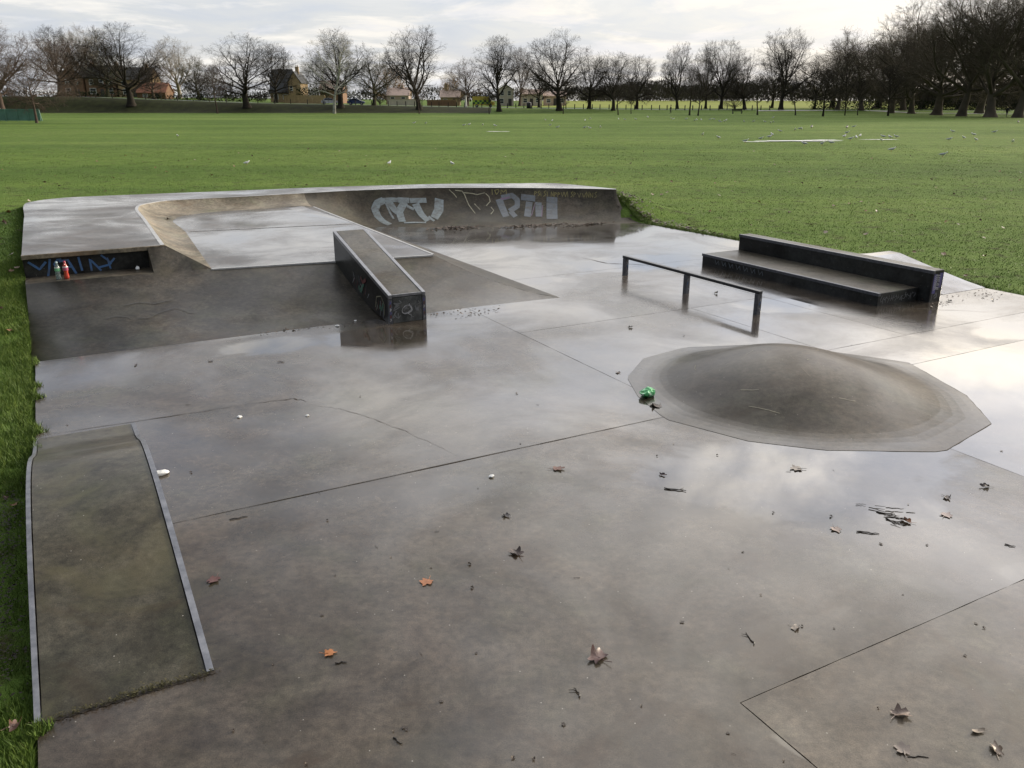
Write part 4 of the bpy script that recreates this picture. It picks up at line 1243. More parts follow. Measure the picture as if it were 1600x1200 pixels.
rn = random.Random(21)
st = []
for k in range(26):
    a0, s0 = rn.uniform(0, 6.28), rn.uniform(.12, .70)
    da, ds = rn.uniform(-.35, .35), rn.uniform(-.10, .10)
    L_ = rn.uniform(.4, 1.0)
    st.append((('cream', 'pale')[k % 3 == 0], rn.uniform(.0018, .0035), [(a0 + da * L_ * q, s0 + ds * L_ * q + .01 * math.sin(q * 3 + k)) for q in (0, .33, .66, 1)]))
for nm, sel in (('scuff_mark', st),):
    for i_, s_ in enumerate(sel):
        spray(nm, [s_], domemap, [q for q in mound.children if q.name.startswith('dome')][0], None, .0035)

# ------------------------------------------------------------------ hump with steel edges
hump = thing('steel_edged_hump', 'mossy olive concrete hump with a steel strip along both long edges', 'skate hump', U(5.5, 0, 0))
HP_ = [(3.76, .004), (4.1, .065), (4.5, .135), (4.9, .20), (5.3, .25), (5.7, .283), (6.05, .285), (6.35, .262), (6.6, .215), (6.8, .15), (6.98, .085), (7.15, .04), (7.35, .015), (7.62, .004)]
def hprof(u):
    return float(np.interp(u, [p[0] for p in HP_], [p[1] for p in HP_]))
us = np.arange(3.76, 7.625, .08)
hv = np.convolve(np.pad([hprof(u) for u in us], 2, mode='edge'), np.ones(5) / 5, 'valid')
hv[0], hv[-1] = .004, .004
mb = MB()
va, vb = -.40, .315
mb.grid([[U(u, v, z) for u, z in zip(us, hv)] for v in np.linspace(va, vb, 7)])
o = mb.build('curved_top', M_HUMP, hump, True); fix_normals(o)
mb = MB()
mb.grid([[U(u, va + .001, z - .004) for u, z in zip(us, hv)], [U(u, va + .001, -.2) for u in us]])
mb.grid([[U(u, vb - .001, -.02) for u in us], [U(u, vb - .001, z - .004) for u, z in zip(us, hv)]])
fix_normals(mb.build('side_face', M_STONE, hump))
mb = MB()
mb.grid([[U(3.742 + .006 * math.sin(q * 2.3), -.41 + q * .0175, .003) for q in range(45)], [U(3.766 + .004 * math.sin(q * 1.7 + 1), -.41 + q * .0175, .0055) for q in range(45)]])
mb.build('near_joint', M_JOINT, hump)
bpy.context.view_layer.update()
for va, vb in ((-.433, -.407), (.321, .355)):
    mb = MB()
    rows = [[U(u, va, -.25 if va < 0 else -.02) for u in us], [U(u, va, z + .008) for u, z in zip(us, hv)], [U(u, vb, z + .008) for u, z in zip(us, hv)], [U(u, vb, z - .04) for u, z in zip(us, hv)]]
    mb.grid(rows)
    mb.poly([r[0] for r in rows]); mb.poly([r[-1] for r in reversed(rows)])
    fix_normals(mb.build('steel_strip', M_STEEL, hump))

# ------------------------------------------------------------------ trees
def grow(style, seed):
    """skeleton of one bare tree, ten units tall: list of (points, radii, level)"""
    rn = random.Random(seed)
    S_ = STYLES[style]
    out = []

    def branch(p, dr, L, r0, lev):
        n = (9, 8, 6, 5, 4, 3)[lev]
        pts, rad = [p], [r0]
        wob, up = S_['wob'][lev], S_['up'][lev]
        st = L / (n - 1)
        for i in range(1, n):
            dx = dr[0] + rn.gauss(0, wob); dy = dr[1] + rn.gauss(0, wob); dz = dr[2] + rn.gauss(0, wob) + up
            if lev > 0 and p[2] < 1.3: dz += .10
            k = 1 / math.sqrt(dx * dx + dy * dy + dz * dz)
            dr = (dx * k, dy * k, dz * k)
            p = (p[0] + dr[0] * st, p[1] + dr[1] * st, max(.25, p[2] + dr[2] * st))
            pts.append(p)
            f = i / (n - 1)
            rad.append(r0 * ((1 - f) ** S_.get('taper', .8) * (1 - .16) + .16) if lev < 4 else r0 * (1 - .6 * f))
        if lev == 0:
            fl = S_.get('flare', 1.5)
            rad[0] *= fl; rad[1] *= 1 + (fl - 1) * .18
        out.append((pts, rad, lev))
        if lev >= 4: return
        nc = S_['n'][lev]
        t0 = S_['t0'] if lev == 0 else .22
        az = rn.uniform(0, 6.28)
        for c_ in range(nc):
            t = t0 + (1 - t0) * (c_ + rn.uniform(.1, .9)) / nc
            f = t * (n - 1); i = min(int(f), n - 2); f -= i
            q = tuple(pts[i][k] * (1 - f) + pts[i + 1][k] * f for k in range(3))
            rr = rad[i] * (1 - f) + rad[i + 1] * f
            ax = tuple(pts[i + 1][k] - pts[i][k] for k in range(3))
            k = 1 / math.sqrt(sum(a * a for a in ax)); ax = (ax[0] * k, ax[1] * k, ax[2] * k)
            az += 2.4 + rn.uniform(-.5, .5)
            if lev == 0:
                a0, a1 = S_['ang']
                ang = math.radians(a0 + (a1 - a0) * (t - t0) / (1 - t0) + rn.uniform(-9, 9))
            else:
                ang = math.radians(rn.uniform(24, 60))
            ref = (0, 0, 1) if abs(ax[2]) < .9 else (1, 0, 0)
            e1 = (ax[1] * ref[2] - ax[2] * ref[1], ax[2] * ref[0] - ax[0] * ref[2], ax[0] * ref[1] - ax[1] * ref[0])
            k = 1 / math.sqrt(sum(a * a for a in e1)); e1 = (e1[0] * k, e1[1] * k, e1[2] * k)
            e2 = (ax[1] * e1[2] - ax[2] * e1[1], ax[2] * e1[0] - ax[0] * e1[2], ax[0] * e1[1] - ax[1] * e1[0])
            ca, sa_, cz, sz_ = math.cos(ang), math.sin(ang), math.cos(az), math.sin(az)
            dr2 = tuple(ax[k] * ca + (e1[k] * cz + e2[k] * sz_) * sa_ for k in range(3))
            reach = to_edge(q, dr2)
            if lev == 0:
                L2 = reach * rn.uniform(.86, 1.06)
                r2 = min(rr * .66, .038 * L2 + .02)
            else:
                L2 = min(L * S_['ratio'][lev] * (1 - .35 * t) * rn.uniform(.75, 1.25), reach * 1.15 + .25)
                r2 = min(rr * .6, S_['rad'][lev])
            branch(q, dr2, L2, max(r2, .006), lev + 1)

    cz, rx, rz = S_['env']

    def to_edge(q, dv):
        """distance to the crown outline along dv"""
        A_ = (dv[0] ** 2 + dv[1] ** 2) / rx ** 2 + dv[2] ** 2 / rz ** 2
        B2 = (q[0] * dv[0] + q[1] * dv[1]) / rx ** 2 + (q[2] - cz) * dv[2] / rz ** 2
        C_ = (q[0] ** 2 + q[1] ** 2) / rx ** 2 + (q[2] - cz) ** 2 / rz ** 2 - 1
        D_ = B2 * B2 - A_ * C_
        if D_ < 0: return .3
        return max(.3, (-B2 + math.sqrt(D_)) / A_)

    for (lean, L, r) in S_['stems']:
        a = rn.uniform(0, 6.28)
        dr = (math.sin(lean) * math.cos(a), math.sin(lean) * math.sin(a), math.cos(lean))
        branch((0, 0, -.15), dr, L, r, 0)
    return out


B_ = dict(wob=(.05, .11, .16, .2, .22, .2), up=(.02, .05, .04, .03, .02, 0), n=(12, 9, 8, 7), ratio=(0, .52, .55, .55), rad=(0, .048, .025, .0155), t0=.42, ang=(80, 12), stems=[(.04, 4.6, .34)], env=(5.5, 4.3, 4.7))
STYLES = {
    'oak': dict(B_, n=(14, 11, 9, 8), ang=(88, 10), stems=[(.05, 4.2, .36)]),
    'vase': dict(B_, n=(12, 10, 9, 8), ang=(52, 8), t0=.40, stems=[(.03, 4.4, .32)], env=(5.7, 3.7, 4.6), up=(.02, .05, .05, .04, .03, 0)),
    'spread': dict(B_, n=(17, 11, 10, 9), ang=(96, 24), t0=.48, wob=(.02, .11, .16, .2, .22, .2), stems=[(.02, 5.0, .15)], up=(.01, .01, .0, .0, -.02, 0), flare=1.2, env=(5.9, 5.2, 4.3), rad=(0, .04, .022, .013)),
    'plane': dict(B_, rad=(0, .048, .022, .012), n=(13, 11, 9, 8), ang=(76, 10), t0=.45, stems=[(.05, 4.0, .34)], wob=(.05, .15, .20, .24, .24, .2), flare=1.45, env=(5.4, 4.9, 5.0)),
    'plane2': dict(B_, rad=(0, .048, .022, .012), n=(12, 11, 9, 8), ang=(82, 14), t0=.45, stems=[(.14, 3.4, .40)], wob=(.08, .17, .22, .24, .24, .2), flare=1.6, env=(5.3, 5.2, 5.0)),
    'young': dict(B_, n=(20, 9, 7, 6), ang=(62, 12), t0=.38, stems=[(.05, 7.5, .15)], rad=(0, .035, .022, .016), flare=1.25, env=(6.3, 2.7, 3.8)),
    'birch': dict(B_, n=(20, 7, 6, 5), ang=(66, 16), t0=.24, stems=[(.05, 9.2, .14)], up=(.02, .03, 0, -.03, -.05, 0), rad=(0, .028, .018, .012), flare=1.25, env=(5.6, 3.0, 4.6)),
    'willow': dict(B_, n=(12, 9, 9, 8), ang=(66, 8), t0=.3, stems=[(.05, 4.0, .28)], wob=(.05, .10, .12, .13, .12, .1), up=(.02, .06, .08, .07, .05, 0), rad=(0, .04, .026, .020), env=(5.3, 4.0, 4.8)),
    'bush': dict(B_, n=(10, 8, 7, 7), ang=(70, 20), t0=.05, stems=[(.1, 5.5, .12), (.35, 5, .1), (.5, 5, .1)], rad=(0, .05, .035, .03), flare=1.0, env=(4.6, 5.0, 5.4)),
}


def tubes(branches, sides):
    """vectorised tubes for branches that share a point count"""
    V, F = [], []
    base = 0
    by = {}
    for pts, rad, lev in branches:
        by.setdefault((len(pts), sides(lev)), []).append((pts, rad))
    for (n, s), L in by.items():
        P = np.array([b[0] for b in L]); R = np.array([b[1] for b in L])
        T = np.gradient(P, axis=1)
        T /= np.linalg.norm(T, axis=2, keepdims=True) + 1e-9
        ref = np.where(np.abs(T[..., 2:3]) < .9, np.array([0, 0, 1.0]), np.array([1.0, 0, 0]))
        X = np.cross(T, ref); X /= np.linalg.norm(X, axis=2, keepdims=True) + 1e-9
        Y = np.cross(T, X)
        th = np.arange(s) * 2 * PI / s
        ring = P[:, :, None, :] + R[:, :, None, None] * (X[:, :, None, :] * np.cos(th)[None, None, :, None] + Y[:, :, None, :] * np.sin(th)[None, None, :, None])
        m = len(L)
        V.append(ring.reshape(-1, 3))
        b, i, j = np.meshgrid(np.arange(m), np.arange(n - 1), np.arange(s), indexing='ij')
        a = base + (b * n + i) * s + j
        a2 = base + (b * n + i) * s + (j + 1) % s
        F.append(np.stack([a, a2, a2 + s, a + s], -1).reshape(-1, 4))
        base += m * n * s
    return np.concatenate(V), np.concatenate(F)


TREE_MESH = {}


def tree_proto(style, var):
    key = (style, var)
    if key in TREE_MESH: return TREE_MESH[key]
    br = grow(style, hash_seed(style) + var * 17)
    zs = np.array([p[2] for b in br for p in b[0]]); xy = np.array([math.hypot(p[0], p[1]) for b in br for p in b[0]])
    ztop, wid = float(np.percentile(zs, 99.8)), 2.05 * STYLES[style]['env'][1]
    res = []
    for sel, nm, sd in ((lambda l: l <= 1, 'trunk', lambda l: 10 if l == 0 else 6), (lambda l: l > 1, 'crown', lambda l: 4 if l == 2 else 3)):
        V, F = tubes([b for b in br if sel(b[2])], sd)
        o = np_mesh(nm, V, F.ravel(), 4, [BARK['dark']], smooth=True)
        res.append(o.data)
        bpy.data.objects.remove(o)
    TREE_MESH[key] = (res[0], res[1], ztop, wid)
    return TREE_MESH[key]


def hash_seed(s):
    return sum(ord(c_) * (i + 3) for i, c_ in enumerate(s))


BARKED = {}


def barked(me, bark):
    if bark == 'dark': return me
    k = (me.name, bark)
    if k not in BARKED:
        m2 = me.copy()
        m2.materials.clear(); m2.materials.append(BARK[bark])
        BARKED[k] = m2
    return BARKED[k]


NAMES = {'oak': 'bare_tree', 'vase': 'bare_tree', 'spread': 'bare_tree', 'plane': 'plane_tree', 'plane2': 'plane_tree', 'young': 'young_tree', 'birch': 'birch_tree', 'willow': 'willow_tree', 'bush': 'shrub'}
cnt = {}


def tree(x, y, ztop, wid, style, bark, label, group='bare winter trees round the field', cat='tree', rot=None):
    cnt[style] = cnt.get(style, -1) + 1
    tm, cm, h0, w0 = tree_proto(style, cnt[style] % NV.get(style, 2))
    zb = gz1(x, y)
    sz = (ztop - zb) / h0
    sxy = min(max(wid * 1.25 / w0, sz * .62), sz * 1.6)
    r = thing(NAMES[style], label, cat, (x, y, zb), group)
    rn = random.Random(int(x * 7 + y * 3))
    r.rotation_euler = (0, 0, rn.uniform(0, 6.28) if rot is None else rot)
    r.scale = (sxy, sxy, sz)
    for nm, me in (('trunk', tm), ('crown', cm)):
        o = bpy.data.objects.new(nm, barked(me, bark))
        C.objects.link(o)
        o.parent = r
    return r


NV = {'oak': 4, 'vase': 3, 'plane': 3, 'plane2': 2, 'young': 3, 'willow': 2}
for x, y, zt, w, st_, bk, lab in TREES:
    tree(x, y, zt, w, st_, bk, lab)

# shrubs and hedges by the road
for x, y, h, w, bk, lab in [(-118, 214.0, 5.0, 6, 'dark', 'low dark shrub on the bank beside the tree with a bent branch'), (-126, 206, 4.6, 9, 'dark', 'wide purple-dark bush at the foot of the bank at the picture left edge'),
                            (-85, 240, 7.2, 10, 'dark', 'dark bushy shrub right of the orange-roofed outbuilding'), (-77, 243, 6.0, 8, 'olive', 'greenish shrub under the cream-coloured tree'),
                            (-34, 226, 5.5, 5, 'dark', 'dark round shrub right behind the blue car'), (-55, 252, 13, 9, 'olive', 'olive bushy evergreen right of the tan gable house'),
                            (-17, 262, 6, 9, 'olive', 'shrub behind the low brick wall'), (60, 236, 5, 9, 'dark', 'dark shrub at the start of the plane row')]:
    tree(x, y, gz1(x, y) + h, w, 'bush', bk, lab, 'shrubs along the road', 'shrub')

# far-off wood: a mass of twigs that reads as one
br = []
rn = random.Random(77)
def scatter_wood(n, x0, x1, y0, y1, h0, h1):
    V = []
    for k in range(n):
        x = rn.uniform(x0, x1); y = rn.uniform(y0, y1)
        f = (x - x0) / (x1 - x0)
        h = (h0 + (h1 - h0) * f) * (.72 + .2 * math.sin(x * .13) + .12 * math.sin(x * .41 + 1) + rn.uniform(-.1, .1))
        z = h * rn.random() ** .75
        L = rn.uniform(.5, 1.7)
        a, b = rn.uniform(0, 6.28), rn.uniform(.1, 1.4)
        dx, dy, dz = math.cos(a) * math.cos(b) * L, math.sin(a) * math.cos(b) * L, math.sin(b) * L
        w = rn.uniform(.06, .22)
        zg = min(1.85, max(0, (y - 236) * .016)) + .4
        z += zg
        V.append(((x, y, z), (x + dx * .5 + w, y + dy * .5, z + dz * .5), (x + dx, y + dy, z + dz), (x + dx * .5 - w, y + dy * .5 + w, z + dz * .5)))
    return V
V = scatter_wood(26000, 30, 160, 352, 400, 7.5, 9) + scatter_wood(15000, 15, 120, 420, 470, 9, 10) + scatter_wood(38000, 112, 260, 232, 300, 6, 13) + scatter_wood(9000, -150, 15, 330, 380, 6, 5)
V = np.array(V)
wood = np_mesh('far_wood', V.reshape(-1, 3), np.arange(len(V) * 4), 4, [BARK['far']])
tag(wood, 'dark bare wood far off beyond the meadow and the plane row', 'wood', kind='stuff')

# ------------------------------------------------------------------ buildings
M_BRICK = mat_plain('orange_brick', (0.215, 0.125, 0.075), 0.9, 0, 0.25, 2)
M_TAN = mat_plain('tan_brick', (0.42, 0.30, 0.17), 0.9, 0, 0.2, 2)
M_CREAM = mat_plain('cream_render', (0.60, 0.53, 0.44), 0.9, 0, 0.12, 1)
M_PINK = mat_plain('pinkish_render', (0.52, 0.40, 0.33), 0.9, 0, 0.15, 1)
M_SLATE = mat_plain('slate_roof', (0.060, 0.062, 0.062), 0.7, 0, 0.25, 2)
M_TILE = mat_plain('orange_tile', (0.27, 0.115, 0.065), 0.8, 0, 0.3, 3)
M_WFRAME = mat_plain('white_frame', (0.7, 0.69, 0.66), 0.6)
M_GLASS = mat_plain('dark_window', (0.03, 0.035, 0.04), 0.12)
M_DOOR = mat_plain('dark_door', (0.06, 0.05, 0.05), 0.5)


def house(label, x, y, w, dp, he, hr, wallm, roofm, gable='front', wins=(), doors=(), chim=(), name='house', base=None, rot=0.0):
    z0 = (gz1(x, y) if base is None else base)
    r = thing(name, label, 'house' if name == 'house' else 'building', (x, y, z0))
    ox, oy, oz = x, y, z0 - .4
    F_ = lambda a, b, c_: (ox + a, oy + b, z0 + c_)
    mb = MB()
    mb.box(-w / 2, w / 2, 0, dp, -.4, he, 0, F_)
    if gable == 'front':
        for yy in (0, dp):
            mb.poly([F_(-w / 2, yy, he), F_(w / 2, yy, he), F_(0, yy, hr - .08)])
    else:
        for xx in (-w / 2, w / 2):
            mb.poly([F_(xx, 0, he), F_(xx, dp, he), F_(xx, dp / 2, hr - .08)])
    mb.build('wall', wallm, r)
    mb = MB()
    t = .18
    if gable == 'front':
        for s_ in (-1, 1):
            a = [F_(s_ * (w / 2 + .35), -.3, he - .25), F_(s_ * (w / 2 + .35), dp + .3, he - .25), F_(0, dp + .3, hr), F_(0, -.3, hr)]
            mb.hexa(a, [(p[0], p[1], p[2] + t) for p in a])
    else:
        for s_ in (0, 1):
            yy = -.35 if s_ == 0 else dp + .35
            a = [F_(-w / 2 - .25, yy, he - .2), F_(w / 2 + .25, yy, he - .2), F_(w / 2 + .25, dp / 2, hr), F_(-w / 2 - .25, dp / 2, hr)]
            mb.hexa(a, [(p[0], p[1], p[2] + t) for p in a])
    rf = fix_normals(mb.build('roof', roofm, r))
    for cx_, cz_ in chim:
        mb = MB()
        cy_ = dp / 2 if gable != 'front' else dp * .5
        mb.box(cx_ - .45, cx_ + .45, cy_ - .4, cy_ + .4, hr - 1.4, hr + cz_, 0, F_)
        mb.box(cx_ - .52, cx_ + .52, cy_ - .47, cy_ + .47, hr + cz_, hr + cz_ + .15, 0, F_)
        for q in (-.22, .22):
            mb.box(cx_ + q - .1, cx_ + q + .1, cy_ - .1, cy_ + .1, hr + cz_ + .15, hr + cz_ + .55, 0, F_)
        mb.build('chimney', wallm, rf)
    for a, b, ww, hh in wins:
        mb = MB()
        for q in (-1, 1):
            mb.box(a + q * (ww / 2) - .07, a + q * (ww / 2) + .07, -.06, .04, b, b + hh, 0, F_)
        mb.box(a - ww / 2 + .07, a + ww / 2 - .07, -.06, .04, b, b + .14, 0, F_)
        mb.box(a - ww / 2 + .07, a + ww / 2 - .07, -.06, .04, b + hh - .14, b + hh, 0, F_)
        mb.box(a - ww / 2 + .07, a + ww / 2 - .07, -.06, .04, b + hh * .5 - .05, b + hh * .5 + .05, 0, F_)
        f = mb.build('window', M_WFRAME, r)
        mb = MB()
        mb.box(a - ww / 2 + .05, a + ww / 2 - .05, -.02, .03, b + .1, b + hh - .1, 0, F_)
        mb.build('pane', M_GLASS, f)
    for a, ww, hh in doors:
        mb = MB()
        mb.box(a - ww / 2, a + ww / 2, -.05, .04, 0, hh, 0, F_)
        mb.build('door', M_DOOR, r)
    return r


house('orange brick end house with a pointed gable at the left end of the terrace', -125.0, 251, 6.4, 9, 5.4, 8.6, M_BRICK, M_SLATE, 'front', [(-1.2, 3.3, 1.0, 1.5), (1.3, 3.3, 1.0, 1.5), (-1.2, .8, 1.4, 1.6)], [(1.5, 1, 2.1)], [(0, .6)])
house('middle house of the brick terrace with a long dark slate roof', -117.0, 251.5, 8.6, 8, 5.2, 8.4, M_BRICK, M_SLATE, 'side', [(-2.6, 3.2, 1.1, 1.5), (.2, 3.2, 1.1, 1.5), (2.8, 3.2, 1.1, 1.5), (-2.4, .8, 1.7, 1.6), (2.4, .8, 1.7, 1.6)], [(.2, 1, 2.1)], [(-3.6, .8), (3.4, .8)])
house('last house of the brick terrace, half hidden by the broad dark tree', -107.6, 251.5, 9.0, 8, 4.8, 8.0, M_TAN, M_SLATE, 'side', [(-2.8, 3.0, 1.1, 1.4), (2.6, 3.0, 1.1, 1.4), (-2.4, .8, 1.7, 1.5), (1.8, .8, 1.7, 1.5)], [(.1, 1, 2.1)], [(2.6, .8)])
house('low outbuilding with a bright orange tiled roof right of the broad dark tree', -97.5, 238, 7.6, 6, 1.5, 3.9, M_BRICK, M_TILE, 'side', [(-1.6, .3, 1.2, .9)], [(1.6, .9, 1.4)], name='outbuilding')
house('tan gable-ended house with a steep dark roof between two dark trees', -60.6, 246, 3.4, 9, 5.4, 8.2, M_TAN, M_SLATE, 'front', [(-.9, 3.2, .8, 1.3)], [], [(0, 1.3)])
house('dark-roofed house wing adjoining the tan gable end on its left', -65.4, 248.5, 5.6, 8, 2.6, 8.8, M_TAN, M_SLATE, 'side', [(-1.2, .8, 1.2, 1.4), (1.4, .8, 1.2, 1.4)], [], [])
house('low house with a dull pinkish roof behind the long tan garden wall', -55.0, 268, 7.0, 7, 3.8, 6.4, M_BRICK, M_PINK, 'side', [(-2, 3, 1, 1.2), (1.6, 3, 1, 1.2)], [], [(1.5, .7)])
house('white-fronted house with two dark upper windows right of the yellow van', -1.9, 264, 4.8, 7, 4.6, 6.0, M_CREAM, M_SLATE, 'front', [(-1.0, 2.9, 1.0, 1.4), (1.1, 2.9, 1.0, 1.4), (-1.2, .6, 1.2, 1.5)], [(1.3, 1.0, 2.0)], [(0, .5)])
house('pale single-storey house right of the white-fronted house', 5.9, 266, 6.5, 6, 3.4, 4.6, M_CREAM, M_PINK, 'side', [(-1.9, .9, 1.2, 1.3), (1.9, .9, 1.2, 1.3)], [(0, 1, 2.1)], [])
house('pinkish bungalow with a pale roof left of the tall domed tree', 13.2, 269, 6.8, 6, 2.8, 4.0, M_PINK, M_PINK, 'side', [(-2.0, .8, 1.3, 1.2), (2.0, .8, 1.3, 1.2)], [(0, 1, 2.1)], [])
house('small pinkish cottage behind the olive-grey tree', -34.0, 262, 6.5, 7, 2.6, 4.6, M_PINK, M_PINK, 'side', [(-1.6, .9, 1.2, 1.3), (1.6, .9, 1.2, 1.3)], [], [(1, .7)])
house('low cottage with a pointed pale chimney right of the tallest tree in the middle left', -18.2, 258, 5.6, 6, 2.4, 4.2, M_TAN, M_PINK, 'side', [(-1.4, .8, 1.1, 1.1)], [(1.2, .9, 1.9)], [(-1.2, 1.7)])


def garden_wall(label, x0, x1, y, h, m):
    z = gz1((x0 + x1) / 2, y)
    r = thing('garden_wall', label, 'wall', ((x0 + x1) / 2, y, z))
    mb = MB()
    mb.box(x0, x1, y, y + .3, z - .5, z + h)
    mb.build('brickwork', m, r)
    mb = MB()
    mb.box(x0 - .05, x1 + .05, y - .05, y + .35, z + h, z + h + .1)
    mb.build('cap', M_TAN, r)
    n = max(2, int((x1 - x0) / 3))
    for k in range(n + 1):
        xx = x0 + (x1 - x0) * k / n
        mb = MB()
        mb.box(xx - .22, xx + .22, y - .12, y, z - .5, z + h - .02)
        mb.build('pier', m, r)


garden_wall('long sunlit tan garden wall right of the tan gable house', -61.0, -50.3, 236, 2.0, M_TAN)
garden_wall('pale low garden wall left of the tallest tree in the middle left', -33.6, -26.3, 240, 1.5, M_CREAM)
garden_wall('low orange brick wall right of the tallest tree in the middle left', -23.0, -15.5, 240, 1.5, M_BRICK)

# dark clipped hedges
def hedge(label, x0, x1, y, h, dpt):
    rn = random.Random(int(x0))
    V = []
    z = gz1((x0 + x1) / 2, y)
    n = int((x1 - x0) * h * 55)
    for k in range(n):
        px_, py_, pz_ = rn.uniform(x0, x1), y + rn.uniform(0, dpt), z + h * rn.random() * (1 + .08 * math.sin(k))
        L = rn.uniform(.12, .32)
        a, b, e = [Vector((rn.gauss(0, 1), rn.gauss(0, 1), rn.gauss(0, 1))).normalized() * L for _ in range(3)]
        p = Vector((px_, py_, pz_))
        V += [tuple(p + a), tuple(p + b), tuple(p + e)]
    o = np_mesh('hedge', np.array(V), np.arange(len(V)), 3, [M_HEDGE])
    tag(o, label, 'hedge')


M_HEDGE = mat_plain('hedge_leaves', (0.026, 0.033, 0.016), 0.9, 0, 0.4, 1.5, 0.1)
hedge('dark clipped hedge above the tan garden wall', -58.5, -49.5, 238, 4.0, 1.2)
hedge('long dark hedge on top of the bank below the tan gable house', -92, -62, 222, 1.5, 1.2)
hedge('low dark hedge line on the bank top in front of the brick terrace', -124, -92, 214.5, 1.2, 1.0)
hedge('dark hedge along the bank top at the picture left edge', -150, -120, 213, 1.7, 1.5)
hedge('long dark hedge in the shade behind the plane row', 78, 160, 228, 2.4, 2.0)

# ------------------------------------------------------------------ vehicles
M_BLUE = mat_plain('blue_car_paint', (0.025, 0.05, 0.16), 0.25, 0.2, 0.1, 1, 0.5, 1.0)
M_SILVER = mat_plain('silver_car_paint', (0.50, 0.51, 0.53), 0.3, 0.4, 0.1, 1, 0.5, 1.0)
M_YELLOW = mat_plain('yellow_van_paint', (0.55, 0.42, 0.03), 0.35, 0, 0.1, 1, 0.5, 0.6)
M_LIME = mat_plain('lime_panels', (0.42, 0.62, 0.05), 0.4, 0, 0.1, 1)
M_DGREEN = mat_plain('green_panels', (0.02, 0.10, 0.05), 0.4, 0, 0.1, 1)
M_TYRE = mat_plain('tyre_rubber', (0.015, 0.015, 0.016), 0.8)
M_RIM = mat_plain('wheel_rim', (0.35, 0.35, 0.37), 0.35, 0.8)
M_LAMP = mat_plain('lamp_glass', (0.6, 0.6, 0.55), 0.15)
M_TAIL = mat_plain('tail_lamp', (0.35, 0.02, 0.02), 0.25)
M_BLUELAMP = mat_plain('blue_lamp', (0.05, 0.15, 0.6), 0.2)


def wheel(r, x, y, rad, wd):
    for nm, m, ra, w2 in (('tyre', M_TYRE, rad, wd), ('rim', M_RIM, rad * .62, wd + .03)):
        mb = MB()
        rows = []
        for yy, f in ((-w2 / 2, .9), (-w2 / 2 + .03, 1), (w2 / 2 - .03, 1), (w2 / 2, .9)):
            rows.append([(x + ra * f * math.cos(q * PI / 9), y + yy, rad + ra * f * math.sin(q * PI / 9)) for q in range(18)])
        mb.grid(rows, closed=True)
        mb.poly(rows[0]); mb.poly(list(reversed(rows[-1])))
        if nm == 'tyre':
            t = mb.build('wheel', m, r)
        else:
            mb.build('rim', m, t)


def shell(prof, halfw, tuck):
    """car body from a side profile [(x,z,inset)]"""
    mb = MB()
    n = len(prof)
    L = [(x, -(halfw - i), z) for x, z, i in prof]
    R_ = [(x, (halfw - i), z) for x, z, i in prof]
    Lm = [(x, -(halfw - i) + tuck, z) for x, z, i in prof]
    mb.grid([L + [L[0]], R_ + [R_[0]]])
    mb.poly(L); mb.poly(list(reversed(R_)))
    return mb


def car(label, x, y, rot, paint):
    r = thing('parked_car', label, 'car', (0, 0, 0), 'cars parked by the road')
    prof = [(-2.1, .35, .06), (-2.15, .65, .04), (-2.05, .92, .06), (-1.3, 1.0, .05), (1.0, .98, .05), (1.95, .82, .1), (2.15, .6, .08), (2.12, .35, .08), (1.6, .26, .02), (-1.6, .26, .02)]
    fix_normals(shell(prof, .86, .1).build('body', paint, r))
    cab = [(-1.75, .98, .12), (-1.25, 1.42, .24), (-.3, 1.50, .26), (.35, 1.44, .25), (1.15, .97, .12)]
    fix_normals(shell(cab, .86, .1).build('cabin', paint, r))
    mb = MB()
    for s_ in (-1, 1):
        w = lambda xx, zz, ins: (xx, s_ * (.86 - ins + .008), zz)
        mb.poly([w(-1.45, 1.02, .13), w(-1.12, 1.37, .23), w(-.45, 1.42, .245), w(-.45, 1.02, .13)])
        mb.poly([w(-.38, 1.02, .13), w(-.38, 1.42, .245), w(.30, 1.38, .24), (.92, s_ * (.86 - .12), 1.02)])
    mb.poly([(.44, -.58, 1.405), (.44, .58, 1.405), (1.12, .70, 1.005), (1.12, -.70, 1.005)])
    mb.poly([(-1.33, .58, 1.385), (-1.33, -.58, 1.385), (-1.74, -.70, 1.02), (-1.74, .70, 1.02)])
    mb.build('windows', M_GLASS, r)
    for xx in (-1.35, 1.35):
        for yy in (-.76, .76):
            wheel(r, xx, yy, .32, .2)
    for yy in (-.6, .6):
        mb = MB(); mb.box(2.02, 2.12, yy - .16, yy + .16, .62, .76); mb.build('headlight', M_LAMP, r)
        mb = MB(); mb.box(-2.17, -2.08, yy - .14, yy + .14, .68, .86); mb.build('tail_light', M_TAIL, r)
    r.location = (x, y, gz1(x, y) + .05)
    r.rotation_euler = (0, 0, rot)
    return r


car('dark blue car parked on the road beside the dark tree', -38.6, 217.6, 0.05, M_BLUE)
car('silver car showing between the white birch and the dark tree', -45.4, 219.0, 0.2, M_SILVER)

